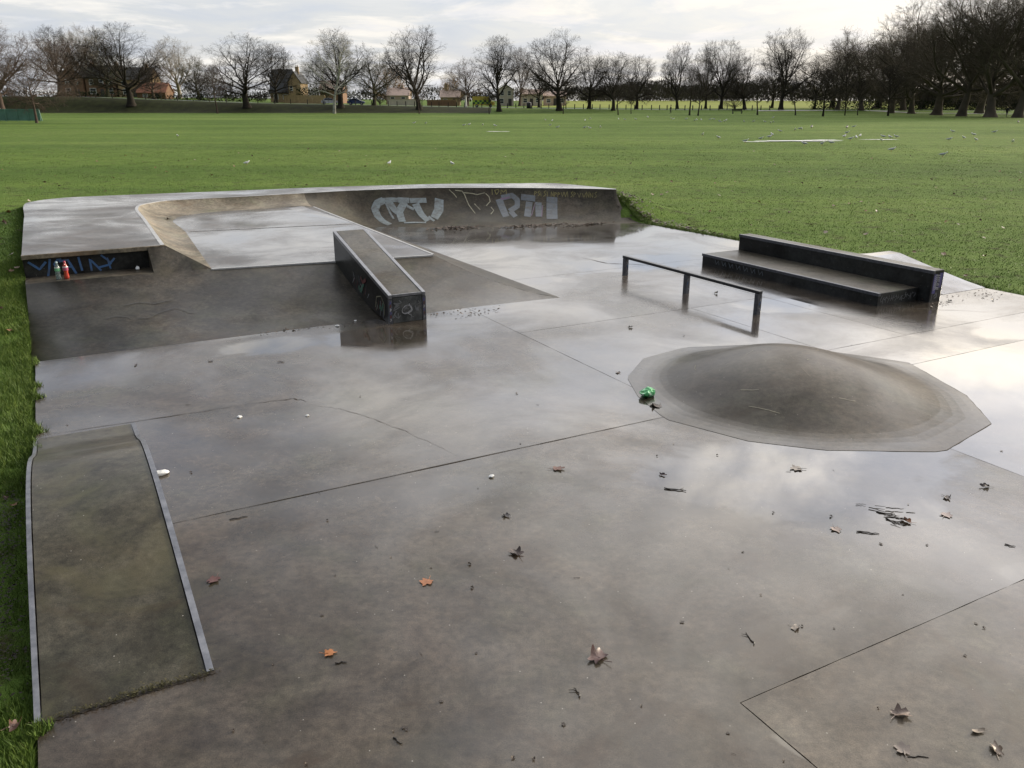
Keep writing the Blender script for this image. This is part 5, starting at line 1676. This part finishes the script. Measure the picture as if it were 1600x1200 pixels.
vx, vy = -7.0, 217.0
r = thing('rescue_van', 'yellow emergency van with lime and green check panels half hidden by a tree trunk', 'van', (0, 0, 0))
prof = [(-2.7, .45, .0), (-2.75, 2.5, .05), (1.0, 2.55, .05), (1.35, 2.45, .06), (1.95, 1.45, .08), (2.7, 1.15, .1), (2.75, .45, .05)]
fix_normals(shell(prof, 1.0, .1).build('body', M_YELLOW, r))
for k in range(8):
    for j in range(2):
        mb = MB(); mb.box(-2.65 + k * .55, -2.65 + (k + 1) * .55 - .01, -1.012, -.995, .75 + j * .45, 1.2 + j * .45 - .01)
        mb.build('check_panel', M_LIME if (k + j) % 2 else M_DGREEN, r)
mb = MB(); mb.poly([(1.3, -1.002, 1.5), (1.85, -1.0, 1.5), (1.40, -.99, 2.25), (1.3, -.99, 2.25)]); mb.build('side_window', M_GLASS, r)
mb = MB(); mb.poly([(1.42, -.82, 2.36), (1.98, -.86, 1.46), (1.98, .86, 1.46), (1.42, .82, 2.36)]); mb.build('windscreen', M_GLASS, r)
for xx in (-1.7, 1.75):
    for yy in (-.88, .88):
        wheel(r, xx, yy, .36, .22)
mb = MB(); mb.box(.7, 1.0, -.7, .7, 2.56, 2.72); mb.build('light_bar', M_BLUELAMP, r)
r.location = (vx, vy, gz1(vx, vy) + .05)

# ------------------------------------------------------------------ posts, bin, bench, pillar, barrier
M_POST = mat_plain('dark_post_wood', (0.040, 0.036, 0.031), 0.9, 0, 0.3, 3)
M_BLACK = mat_plain('black_paint', (0.018, 0.018, 0.02), 0.5)
M_WHITE = mat_plain('white_paint', (0.72, 0.71, 0.68), 0.55, 0, .1)
M_GREENP = mat_plain('green_sheet', (0.11, 0.23, 0.18), 0.6, 0, .25, 1)
M_GREENF = mat_plain('bright_green_tube', (0.05, 0.33, 0.14), 0.5)
mb = MB()
mb.box(-.09, .09, -.09, .09, -.3, 1.05)
mb.hexa([(-.09, -.09, 1.05), (.09, -.09, 1.05), (.09, .09, 1.05), (-.09, .09, 1.05)], [(-.03, -.03, 1.15), (.03, -.03, 1.15), (.03, .03, 1.15), (-.03, .03, 1.15)])
post = mb.build('bollard', M_POST)
xs = [-112 + k * 3.9 for k in range(20)] + [-34 + k * 2.05 for k in range(48)]
rn = random.Random(5)
for k, x in enumerate(xs):
    o = post if k == 0 else post.copy()
    if k: C.objects.link(o)
    y = 212.4 + rn.uniform(-.15, .15)
    o.location = (x + rn.uniform(-.15, .15), y, gz1(x, y))
    o.rotation_euler = (rn.uniform(-.03, .03), rn.uniform(-.03, .03), rn.uniform(0, .3))
    tag(o, 'dark wooden post in the row along the road edge', 'bollard', 'wooden posts along the road')

t = thing('litter_bin', 'black litter bin by the posts left of the tall domed tree', 'bin', (4.1, 211.6, gz1(4.1, 211.6)))
z = t.location.z
mb = MB(); mb.lathe([(0, 0), (.50, 0), (.56, .1), (.58, 1.1), (.54, 1.15)], 14, 0, (4.1, 211.6, z)); mb.build('body', M_BLACK, t, True)
mb = MB(); mb.lathe([(.62, 1.16), (.62, 1.26), (.35, 1.42), (0, 1.46)], 14, 0, (4.1, 211.6, z)); mb.build('lid', M_BLACK, t)

bx_, by_ = 48.4, 188.0
t = thing('park_bench', 'dark park bench standing alone on the grass among the young trees', 'bench', (bx_, by_, gz1(bx_, by_)))
z = t.location.z
mb = MB()
for k in range(4): mb.box(bx_ - 1.1, bx_ + 1.1, by_ - .25 + k * .14, by_ - .14 + k * .14, z + .44, z + .49)
mb.build('seat', M_POST, t)
mb = MB()
for k in range(3): mb.box(bx_ - 1.1, bx_ + 1.1, by_ + .33, by_ + .38, z + .58 + k * .15, z + .70 + k * .15)
mb.build('backrest', M_POST, t)
for xx in (-.95, .95):
    mb = MB(); mb.box(bx_ + xx - .05, bx_ + xx + .05, by_ - .24, by_ - .14, z, z + .44); mb.box(bx_ + xx - .05, bx_ + xx + .05, by_ + .25, by_ + .33, z, z + 1.02)
    mb.build('leg', M_BLACK, t)

t = thing('white_pillar', 'slim white pillar standing by the road left of the yellow van', 'pillar', (-11.6, 221, gz1(-11.6, 221)))
z = t.location.z
mb = MB(); mb.box(-11.9, -11.3, 220.8, 221.4, z, z + .35); mb.build('base', M_WHITE, t)
mb = MB(); mb.lathe([(.24, .35), (.22, 1.2), (.20, 2.5)], 14, 0, (-11.6, 221.1, z)); mb.build('shaft', M_WHITE, t, True)
mb = MB(); mb.box(-11.87, -11.33, 220.83, 221.37, z + 2.5, z + 2.72); mb.build('cap', M_WHITE, t)

# green sheeted barrier and the green frame at the left edge
t = thing('green_barrier', 'low green sheeted sports barrier on the grass at the left edge', 'barrier', (-68, 119, 0))
mb = MB()
mb.box(-75, -64.2, 118.9, 118.96, .1, 1.5)
mb.build('sheet', M_GREENP, t)
for k in range(8):
    xx = -75 + k * 1.543
    mb = MB(); mb.tube([(xx, 118.8, 0), (xx, 118.8, 1.55)], .05, 6); mb.build('post', M_GREENP, t)
mb = MB(); mb.tube([(-75, 118.85, 1.55), (-64.2, 118.85, 1.55), (-64.0, 118.85, .05)], .06, 6); mb.build('top_rail', M_GREENP, t)
t = thing('goal_frame', 'bright green steel goal frame cut off by the left edge', 'goal', (-64.3, 106, 0))
mb = MB(); mb.tube([(-62.9, 106, -.1), (-62.9, 106, 2.7)], .07, 8); mb.build('upright', M_GREENF, t)
mb = MB(); mb.tube([(-70, 106, 2.7), (-62.84, 106, 2.7)], .07, 8); mb.build('crossbar', M_GREENF, t)
mb = MB(); mb.tube([(-62.9, 106, 2.62), (-62.3, 104.6, .05)], .06, 8); mb.build('brace', M_WHITE, t)


# ------------------------------------------------------------------ people far off: one continuous skin each
def person(label, x, y, rot, top, legc, skinc, hairc, stride=.18):
    r = thing('person', label, 'person', (0, 0, 0))
    pts = [(0, 0, .95, .145), (0, 0, 1.12, .15), (0, 0, 1.32, .165), (0, 0, 1.46, .10), (.01, 0, 1.54, .065), (.02, 0, 1.64, .10), (.02, 0, 1.74, .085)]
    E_ = [(i, i + 1) for i in range(6)]
    for s_ in (-1, 1):
        k = len(pts)
        pts += [(0, s_ * .10, .88, .115), (s_ * stride * .5, s_ * .10, .50, .075), (s_ * stride - .04 * s_, s_ * .10, .09, .05), (s_ * stride + .14, s_ * .11, .04, .045)]
        E_ += [(0, k), (k, k + 1), (k + 1, k + 2), (k + 2, k + 3)]
        k = len(pts)
        pts += [(0, s_ * .20, 1.41, .075), (-s_ * .08, s_ * .25, 1.14, .055), (-s_ * .10 + .10, s_ * .24, .90, .042), (-s_ * .10 + .15, s_ * .23, .82, .045)]
        E_ += [(2, k), (k, k + 1), (k + 1, k + 2), (k + 2, k + 3)]
    me = bpy.data.meshes.new('body')
    me.from_pydata([p[:3] for p in pts], E_, [])
    o = bpy.data.objects.new('body', me)
    C.objects.link(o)
    md = o.modifiers.new('skin', 'SKIN')
    for i, p in enumerate(pts):
        me.skin_vertices[0].data[i].radius = (p[3], p[3])
    me.skin_vertices[0].data[0].use_root = True
    o.modifiers.new('smooth', 'SUBSURF').levels = 1
    dg = bpy.context.evaluated_depsgraph_get()
    m2 = bpy.data.meshes.new_from_object(o.evaluated_get(dg))
    bpy.data.objects.remove(o)
    m2.materials.clear()
    for m in (top, legc, skinc): m2.materials.append(m)
    for p in m2.polygons:
        z = p.center.z
        p.material_index = 2 if z > 1.5 or (z < .9 and z > .76 and abs(p.center.y) > .2) else (1 if z < .9 else 0)
        p.use_smooth = True
    b = bpy.data.objects.new('body', m2)
    C.objects.link(b); b.parent = r
    mb = MB()
    rows = [[(.0 + q[0] * math.cos(a * PI / 6) * 1.05, q[0] * math.sin(a * PI / 6), q[1]) for a in range(12)] for q in ((.105, 1.66), (.118, 1.72), (.10, 1.80), (.05, 1.845), (.004, 1.855))]
    mb.grid(rows, closed=True)
    mb.build('hair', hairc, r, True)
    r.location = (x, y, gz1(x, y))
    r.rotation_euler = (0, 0, rot)
    return r


M_COAT = mat_plain('dark_coat', (0.016, 0.016, 0.02), 0.8)
M_TROUS = mat_plain('dark_trousers', (0.014, 0.014, 0.018), 0.8)
M_SKIN = mat_plain('skin', (0.36, 0.22, 0.16), 0.6)
M_HAIR = mat_plain('dark_hair', (0.02, 0.015, 0.012), 0.7)
M_GREYCOAT = mat_plain('grey_coat', (0.16, 0.16, 0.17), 0.8)
person('person in dark clothes walking across the grass left of the young trees', 34.8, 192, PI, M_COAT, M_TROUS, M_SKIN, M_HAIR)
person('person in a dark coat at the right edge, left one of two on the path', 86.0, 152, .4, M_COAT, M_TROUS, M_SKIN, M_HAIR)
person('person in a grey coat at the right edge, right one of two on the path', 88.2, 152.6, 2.6, M_GREYCOAT, M_TROUS, M_SKIN, M_HAIR, .1)
person('person in dark clothes standing beside the blue car by the tall dark tree', -33.6, 213.5, 1.0, M_COAT, M_TROUS, M_SKIN, M_HAIR, .06)

# ------------------------------------------------------------------ birds
M_GULLW = mat_plain('gull_white', (0.80, 0.80, 0.78), 0.7, 0, .05)
M_GULLG = mat_plain('gull_grey', (0.34, 0.36, 0.39), 0.7, 0, .1)
M_BEAK = mat_plain('orange_beak', (0.35, 0.12, 0.03), 0.5)
M_CROW = mat_plain('crow_black', (0.012, 0.012, 0.014), 0.5)


def bird_mesh(mats):
    mb = MB()
    prof = [(-.27, .17, .006, .02), (-.20, .175, .02, .05), (-.10, .18, .055, .08), (0, .185, .075, .10), (.10, .20, .07, .095), (.17, .235, .05, .06), (.20, .28, .042, .045), (.235, .305, .04, .04), (.27, .305, .025, .026), (.285, .30, .012, .012)]
    rows = []
    for x, z, h, w in prof:
        rows.append([(x, w * math.cos(a * PI / 5), z + h * math.sin(a * PI / 5)) for a in range(10)])
    mb.grid(rows[:1] + rows[1:], 0, closed=True)
    for i, f in enumerate(mb.f):
        seg, a = divmod(i, 10)
        if 1 <= seg <= 4 and a in (0, 1, 3, 4, 9, 5): mb.m[i] = 1
        if seg < 1: mb.m[i] = 1
    mb.tube([(.28, 0, .30), (.34, 0, .29)], [.013, .004], 6, 2)
    for s_ in (-1, 1):
        mb.tube([(.02, s_ * .035, .13), (.0, s_ * .035, .06), (.015, s_ * .035, .0), (.06, s_ * .035, .0)], .007, 5, 2)
    o = mb.build('bird', mats, None, True)
    return o


def bird(o, nm, x, y, rot, label, cat, group, s=1.0):
    q = bpy.data.objects.new(nm, o.data)
    C.objects.link(q)
    q.location = (x, y, gz1(x, y))
    q.rotation_euler = (0, 0, rot)
    q.scale = (s, s, s)
    return tag(q, label, cat, group)


gp = bird_mesh([M_GULLW, M_GULLG, M_BEAK]); cp = bird_mesh([M_CROW, M_CROW, M_CROW])
for x, y, rt in GULLS:
    bird(gp, 'gull', x, y, rt, 'white gull in the flock standing far out on the grass', 'gull', 'gulls on the grass', .85)
for (x, y), lab, rt in zip(NEARGULLS, ['lone white gull on the grass on the left, beyond the deck', 'white gull on the grass behind the pale bowl wall', 'white gull close behind the concrete, above the pale block letters', 'white gull on the grass just right of the one above the pale letters'], (2.4, .8, 1.2, 2.2)):
    bird(gp, 'gull', x, y, rt, lab, 'gull', None, .6)
for (x, y), lab in zip(CROWS, ['black crow on the grass near the right picture edge', 'black crow on the grass left of the middle of the dark tree row', 'black crow on the grass below the spindly sapling']):
    bird(cp, 'crow', x, y, 1.0, lab, 'crow', None, 1.1)
bpy.data.objects.remove(gp); bpy.data.objects.remove(cp)

# ------------------------------------------------------------------ bottles and litter
M_CLEAR, g = new_mat('clear_bottle')
finish(g, Base_Color=(0.55, 0.66, 0.64, 1), Roughness=0.08, IOR=1.4, Transmission_Weight=0.75, Specular_IOR_Level=0.6)
M_REDB = mat_plain('red_drink', (0.45, 0.05, 0.03), 0.15, 0, .15, 8, .5, .6)
M_LABELG = mat_plain('green_label', (0.18, 0.48, 0.25), 0.4, 0, .3, 60)
M_LABELP = mat_plain('pink_label', (0.45, 0.10, 0.18), 0.4, 0, .3, 60)
M_CAPW = mat_plain('pale_cap', (0.45, 0.58, 0.60), 0.4)
M_CAPR = mat_plain('red_cap', (0.45, 0.05, 0.10), 0.4)
M_BANDW = mat_plain('white_band', (0.75, 0.73, 0.70), 0.5)


def bottle(label, u, v, z, body, lab, cap, waist):
    r = thing('drink_bottle', label, 'bottle', U(u, v, z))
    c0 = U(u, v, z)
    k = .026 if waist else .031
    mb = MB(); mb.lathe([(0, 0), (.026, 0), (.033, .008), (.033, .05), (k, .085), (.033, .12), (.033, .15), (.029, .172), (.016, .198), (.012, .212)], 20, 0, c0); mb.build('body', body, r, True)
    mb = MB(); mb.lathe([(.0338, .112), (.0342, .116), (.0342, .148), (.0338, .152)], 20, 0, c0); mb.build('label_band', lab, r, True)
    mb = MB(); mb.lathe([(.0345, .152), (.0342, .156), (.0318, .163), (.031, .164)], 20, 0, c0); mb.build('neck_band', M_BANDW, r, True)
    mb = MB(); mb.lathe([(.0, .235), (.0145, .234), (.015, .212), (.012, .211)], 16, 0, c0); mb.build('cap', cap, r, True)


bottle('clear plastic bottle with a green label on the shelf under the deck', 12.47, -.06, .45, M_CLEAR, M_LABELG, M_CAPW, False)
bottle('red drink bottle beside the clear one on the shelf', 12.475, .035, .45, M_REDB, M_LABELP, M_CAPR, True)


def crumple(name, label, cat, x, y, z, r0, m, seed, flat=.7, sub=3, parts=None):
    import bmesh
    bm = bmesh.new()
    bmesh.ops.create_icosphere(bm, subdivisions=sub, radius=1)
    rn = random.Random(seed)
    pl = [(Vector((rn.gauss(0, 1), rn.gauss(0, 1), rn.gauss(0, 1))).normalized(), rn.uniform(.55, .9)) for _ in range(22)]
    for v in bm.verts:
        p = v.co.copy()
        for n_, d_ in pl:
            e = p.dot(n_) - d_
            if e > 0: p -= n_ * e
        p *= rn.uniform(.93, 1.06)
        v.co = Vector((p.x * r0, p.y * r0, (p.z * flat + .55 * flat) * r0))
    me = bpy.data.meshes.new(name)
    bm.to_mesh(me); bm.free()
    me.materials.append(m)
    o = bpy.data.objects.new(name, me)
    C.objects.link(o)
    o.location = (x, y, z)
    return tag(o, label, cat)


M_PACK, g = new_mat('green_packet_foil')
P = g.n('ShaderNodeTexCoord').outputs['Object']
finish(g, Base_Color=g.col(g.noise(P, 22, 4, .6), (.42, (.03, .22, .06)), (.55, (.10, .42, .17)), (.66, (.62, .75, .62))), Roughness=.25, Metallic=.25)
crumple('snack_packet', 'crumpled green foil snack packet at the rim of the mound', 'packet', 1.30, 7.55, .0, .092, M_PACK, 4, .78)
M_CUP = mat_plain('white_litter', (0.74, 0.75, 0.73), 0.5, 0, .15, 20)
labs = ['small round white scrap on the slab left of the crack', 'white flake in the wet near the brown curled leaf', 'crumpled white cup against the right steel strip of the hump', 'white chip by the thin crack', None, 'white scrap floating at the puddle beside the inclined ledge', 'second white scrap at the bank toe left of the inclined ledge']
for k, (x, y, z, s) in enumerate(WHITE):
    if labs[k]:
        crumple('white_litter', labs[k], 'litter', x, y, .0, s * .55, M_CUP, 20 + k, .5, 2)
p = U(12.72, .93, .45)
crumple('white_litter', 'white crumpled wrapper in the dark corner of the shelf', 'litter', p[0], p[1], .445, .045, M_CUP, 44, .8, 2)

LEAFM = {}


def leaf_mat(c_):
    k = tuple(c_)
    if k not in LEAFM:
        LEAFM[k] = mat_plain('dead_leaf', c_, 0.45, 0, 0.55, 40, .4)
    return LEAFM[k]


def leaf_mesh(kind, seed):
    """one dead leaf with lobes, curl and stalk, unit width, lying at z = 0"""
    rn = random.Random(seed)
    lob = {0: 5, 1: 5, 2: 5, 3: 5, 4: 1}[kind]
    curl = {0: .9, 1: 1.6, 2: .45, 3: 2.1, 4: 1.3}[kind]
    n = 40
    out = []
    for k in range(n):
        a = -PI + 2 * PI * k / n
        if lob == 1:
            r = .5 * (1 - .55 * abs(math.sin(a)))
        else:
            pk = [0, 1.05, -1.05, 2.0, -2.0]
            r = .16
            for q, h in zip(pk, (.52, .46, .46, .34, .34)):
                dq = abs((a - q + PI) % (2 * PI) - PI)
                r = max(r, h * max(0, 1 - (dq / .72) ** 1.4) + .10)
            r = r * .72 + .13
            r *= 1 + .10 * math.sin(9 * a + seed) + rn.uniform(-.06, .06)
        out.append((a, r))
    fold = rn.uniform(0, PI)
    fx, fy = math.cos(fold), math.sin(fold)

    def place(r, a):
        x, y = r * math.cos(a), r * math.sin(a)
        d_ = x * fx + y * fy
        z = curl * .9 * d_ * d_ + .10 * math.sin(5 * x + seed) * math.sin(6 * y) * curl * .5
        if kind in (1, 3):
            sh = 1 - .45 * min(1, abs(d_) * curl)
            x -= fx * d_ * (1 - sh); y -= fy * d_ * (1 - sh)
            z += .12 * max(0, r - .25) * math.sin(4 * a + seed) * curl
        return [x, y, z]
    rows = [[place(r * f, a) for a, r in out] for f in (.02, .3, .6, .85, 1.0)]
    zmin = min(p[2] for r in rows for p in r)
    mb = MB()
    up = [[(p[0], p[1], p[2] - zmin + .022) for p in r] for r in rows]
    dn = [[(p[0], p[1], p[2] - .012) for p in r] for r in up]
    mb.grid(up, closed=True); mb.grid(dn, closed=True, flip=True)
    mb.grid([up[-1], dn[-1]], closed=True)
    s0 = up[0][0]
    mb.tube([(s0[0], s0[1], s0[2] + .01), (-.3, .02, .05), (-.62, rn.uniform(-.15, .15), rn.uniform(.03, .22))], [.028, .022, .018], 6)
    return mb


for k, (lab, x, y, z, kind, s, c_) in enumerate(LEAVES):
    o = leaf_mesh(kind, k + 5).build('fallen_leaf', leaf_mat(c_), None, True)
    o.location = (x, y, z + .004)
    s *= .68
    o.scale = (s, s * (.75 + .25 * ((k * 7) % 5) / 4), s * (.45, .65, .4, .8, .6)[k % 5])
    o.rotation_euler = (0, 0, (k * 2.17) % 6.28)
    tag(o, lab, 'leaf', 'fallen leaves on the concrete')

M_TWIG = mat_plain('wet_twig', (0.030, 0.024, 0.018), 0.4, 0, .3, 30)


def twig_mesh(seed, fork):
    rn = random.Random(seed)
    mb = MB()
    P = [(-.5 + k / 6, rn.uniform(-.05, .05), .03 + rn.uniform(0, .02)) for k in range(7)]
    mb.tube(P, [.030, .034, .03, .03, .026, .022, .014], 6)
    if fork:
        p = P[4]
        mb.tube([p, (p[0] + .12, p[1] + .12, .06), (p[0] + .2, p[1] + .26, .05)], [.02, .016, .01], 5)
    return mb


for k, (lab, x, y, z, s, a) in enumerate(TWIGS):
    o = twig_mesh(k, k in (0, 2, 6)).build('twig', M_TWIG, None, True)
    o.location = (x, y, .0); o.scale = (s, s * (1 if s > .07 else 2), s * (1 if s > .07 else 2)); o.rotation_euler = (0, 0, math.radians(a))
    tag(o, lab, 'twig')
for k, (x, y, z, s, a) in enumerate(HEAP):
    o = twig_mesh(k + 30, k % 3 == 0).build('twig', M_TWIG, None, True)
    o.location = (x, y, .004 * (k % 3)); o.scale = (s, s * 1.3, s); o.rotation_euler = (0, 0, math.radians(a))
    tag(o, 'dark twig in the little heap washed together by the rust orange leaf', 'twig', 'heap of twigs by the orange leaf')

# small scraps of leaf and bark on the wet slabs
SCR = []
for k in range(3):
    mb = leaf_mesh((4, 2, 1)[k], 60 + k) if k else twig_mesh(90, False)
    SCR.append(mb.build('leaf_scrap', leaf_mat([(0.03, .024, .018), (.045, .035, .028), (.07, .05, .035)][k]), None, True))
for (x, y, kind, s, rt) in SCRAPS:
    o = bpy.data.objects.new('leaf_scrap', SCR[kind].data)
    C.objects.link(o)
    s *= .022 if kind else .036
    o.location = (x, y, .003); o.scale = (s, s, s); o.rotation_euler = (0, 0, rt)
    tag(o, 'tiny dark scrap of leaf or bark lying on the wet concrete', 'scrap', 'small scraps on the concrete')
for o in SCR: bpy.data.objects.remove(o)

# leaves in the left verge and on the field
VL = []
for k in range(5):
    VL.append(leaf_mesh((0, 2, 1, 2, 0)[k], 70 + k).build('grass_leaf', leaf_mat([(.22, .10, .04), (.28, .19, .12), (.10, .05, .035), (.33, .27, .20), (.15, .07, .035)][k]), None, True))
rn = random.Random(31)
n = 0
while n < 250:
    if n < 45:
        u, v = rn.uniform(1.5, 16), -.5 - abs(rn.gauss(0, .5)); x, y, _ = U(u, v)
        s = rn.uniform(.05, .09)
    else:
        r_ = math.exp(rn.uniform(math.log(14), math.log(52))); a = rn.uniform(-.62, .66); x, y = r_ * math.sin(a), r_ * math.cos(a)
        s = rn.uniform(.07, .13)
    if pad_dist(np.array([x]), np.array([y]))[0] < .06: continue
    o = bpy.data.objects.new('grass_leaf', VL[rn.randrange(5)].data)
    C.objects.link(o)
    o.location = (x, y, gz1(x, y) + .035); o.scale = (s, s, s); o.rotation_euler = (rn.uniform(-.5, .5), rn.uniform(-.5, .5), rn.uniform(0, 6.28))
    tag(o, 'dead leaf lying on the grass left of the concrete' if n < 45 else 'dead leaf lying out on the grass field', 'leaf', 'dead leaves in the left verge' if n < 45 else 'dead leaves out on the field')
    n += 1
for o in VL: bpy.data.objects.remove(o)

# drifts of rotten leaf at the foot of the quarter pipe, under the bank, by the ledge and in the hump joint
def drift(name, label, cat, spots, n, seed, m, size, zfn=None):
    rn = random.Random(seed)
    V = []
    for (u, v, ru, rv) in spots:
        for k in range(n):
            uu, vv = u + rn.gauss(0, ru), v + rn.gauss(0, rv)
            z = (zfn(uu, vv) if zfn else 0) + .006 + abs(rn.gauss(0, .012))
            p = Vector(U(uu, vv, z))
            s = size * rn.uniform(.5, 1.3)
            a, b = rn.uniform(0, 6.28), rn.uniform(-.5, .5)
            e1 = Vector((math.cos(a), math.sin(a), b)) * s; e2 = Vector((-math.sin(a), math.cos(a), rn.uniform(-.3, .5))) * s * .6
            V += [tuple(p - e1), tuple(p - e2), tuple(p + e1), tuple(p + e2)]
    V = np.array(V)
    V[:, 2] = np.maximum(V[:, 2], .004 if not zfn else -.02)
    o = np_mesh(name, V, np.arange(len(V)), 4, [m])
    return tag(o, label, cat, kind='stuff')


M_ROT = mat_plain('rotten_leaves', (0.075, 0.048, 0.028), 0.55, 0, .6, 25, .4)
M_MUD = mat_plain('ditch_mud_and_shade', (0.026, 0.020, 0.014), 0.7, 0, .6, 25, .3)  # mud, darkened to hold the deep shade beside the hump
M_MOSS = mat_plain('moss_tuft', (0.060, 0.056, 0.030), 0.9, 0, .5, 30, .1)
drift('leaf_litter', 'dark wet leaf litter drifted along the foot of the curved wall', 'leaf litter', [(16.98, 8.0, .10, .28), (17.1, 7.75, .06, .2), (16.55, 9.4, .05, .35), (16.38, 9.9, .05, .4), (16.1, 10.7, .04, .35)], 200, 3, M_ROT, .030)
drift('leaf_litter', 'dark silt and bits along the toe of the front bank beside the inclined ledge', 'leaf litter', [(10.08, 2.4, .03, .35), (9.95, 4.5, .04, .25), (9.75, 4.75, .04, .15)], 26, 4, M_ROT, .020)
drift('leaf_litter', 'dark scatter of leaf bits at the right end of the stepped ledge', 'leaf litter', [(7.35, 11.4, .15, .35), (7.2, 11.9, .12, .25), (7.15, 10.75, .08, .15)], 30, 5, M_ROT, .018)
drift('moss', 'moss and grit filling the joint at the near end of the hump', 'moss', [(3.755, -.34 + k * .08, .006, .04) for k in range(9)] + [(3.775, .03, .014, .05), (3.77, .09, .014, .05), (3.765, -.02, .012, .05)], 40, 6, M_MOSS, .007)
drift('leaf_litter', 'dirt, rotten leaf and painted shade in the ditch left of the hump', 'leaf litter', [(4.2 + k * .33, -.62, .16, .07) for k in range(8)], 110, 8, M_MUD, .011, lambda a, b: gz1(*U(a, b)[:2]))

drift('leaf_litter', 'muddy leaf scraps on the grass bank at the right end of the curved wall', 'leaf litter', [(16.2, 12.35, .3, .12), (15.6, 12.5, .4, .15), (17.0, 12.6, .3, .2), (14.6, 12.35, .6, .08)], 90, 9, M_ROT, .04, lambda a, b: gz1(*U(a, b)[:2]) + .02)
# ------------------------------------------------------------------ grass blades
rng = np.random.default_rng(11)


def blades(X, Y, h, w, rng):
    n = len(X)
    Z = gz(X, Y) - .012
    a = rng.uniform(0, 2 * PI, n)
    hx = h * rng.uniform(.55, 1.25, n)
    lean = rng.uniform(.1, .9, n) * hx
    la = rng.uniform(0, 2 * PI, n)
    dx, dy = np.cos(a) * w / 2, np.sin(a) * w / 2
    V = np.empty((n, 3, 3))
    V[:, 0] = np.stack([X - dx, Y - dy, Z], 1)
    V[:, 1] = np.stack([X + dx, Y + dy, Z], 1)
    V[:, 2] = np.stack([X + np.cos(la) * lean, Y + np.sin(la) * lean, Z + np.sqrt(np.maximum(hx ** 2 - (lean * .6) ** 2, 1e-4))], 1)
    return V


# verge close by
n = 70000
u = rng.uniform(1.2, 13.5, n); v = -.44 - np.abs(rng.normal(0, .55, n))
X, Y = -u * SA + v * CA, u * CA + v * SA
keep = rng.random(n) < (0.35 + 0.65 * (np.sin(X * 7 + np.sin(Y * 5) * 2) * np.sin(Y * 6.3) > -.25))
dit = (u > 4.0) & (u < 6.6) & (v > -.85) & (rng.random(n) < .6)
k = keep & ~dit
X, Y = X[k], Y[k]
V1 = blades(X, Y, np.interp(pad_dist(X, Y), [0, .15, .5], [.055, .075, .06]), .0065, rng)
# edge of the concrete further round and the field
n = 330000
r = np.exp(rng.uniform(np.log(7), np.log(62), n)); a = rng.uniform(-.72, .74, n)
X, Y = r * np.sin(a), r * np.cos(a)
d = pad_dist(X, Y)
uu, vv = to_uv(X, Y)
k = (d > .015) & ~((vv < -.42) & (uu < 11))
X, Y, r = X[k], Y[k], r[k]
V2 = blades(X, Y, .036 + .025 * (rng.random(len(X)) < .08), .020, rng)
# fringe right along the outline
n = 40000
seg = rng.integers(2, len(OUTLINE) - 1, n); f = rng.random(n)
A0, B0 = OUTLINE[seg], OUTLINE[seg + 1]
pp = A0 + (B0 - A0) * f[:, None]
tt = (B0 - A0) / np.linalg.norm(B0 - A0, axis=1, keepdims=True)
nn = np.stack([tt[:, 1], -tt[:, 0]], 1)
off = np.abs(rng.normal(0, .12, n)) + .01
p1, p2 = pp + nn * off[:, None], pp - nn * off[:, None]
s1 = pad_dist(p1[:, 0], p1[:, 1]) > 0
p1 = np.where(s1[:, None], p1, p2)
k = pad_dist(p1[:, 0], p1[:, 1]) > 0.004
V3 = blades(p1[k, 0], p1[k, 1], .06, .010, rng)
# turf creeping over the left edge of the slabs
n = 16000
u = np.concatenate([rng.uniform(1.2, 3.75, n // 2), rng.uniform(7.3, 12.2, n // 2)])
ov = .055 * np.maximum(0, np.sin(u * 5.1) + .8 * np.sin(u * 13.7 + 1) + .5 * np.sin(u * 31)) - .01
ov = np.where(u > 10.1, ov * .5 - .02, ov)
v = -.45 - np.abs(rng.normal(0, .05, len(u))) + np.maximum(ov, 0) * rng.random(len(u)) * 1.3 + .02
X, Y = -u * SA + v * CA, u * CA + v * SA
V4 = blades(X, Y, .05, .007, rng)
V4[:, :, 2] += np.where(v > -.43, np.maximum(0.0, .0 - V4[:, 0, 2]), 0)[:, None]
V = np.concatenate([V1, V2, V3, V4])
at = rng.random(len(V))
o = np_mesh('grass', V.reshape(-1, 3), np.arange(len(V) * 3), 3, [M_BLADE], attr=at)
tag(o, 'short green park grass growing round the concrete', 'grass', kind='stuff')
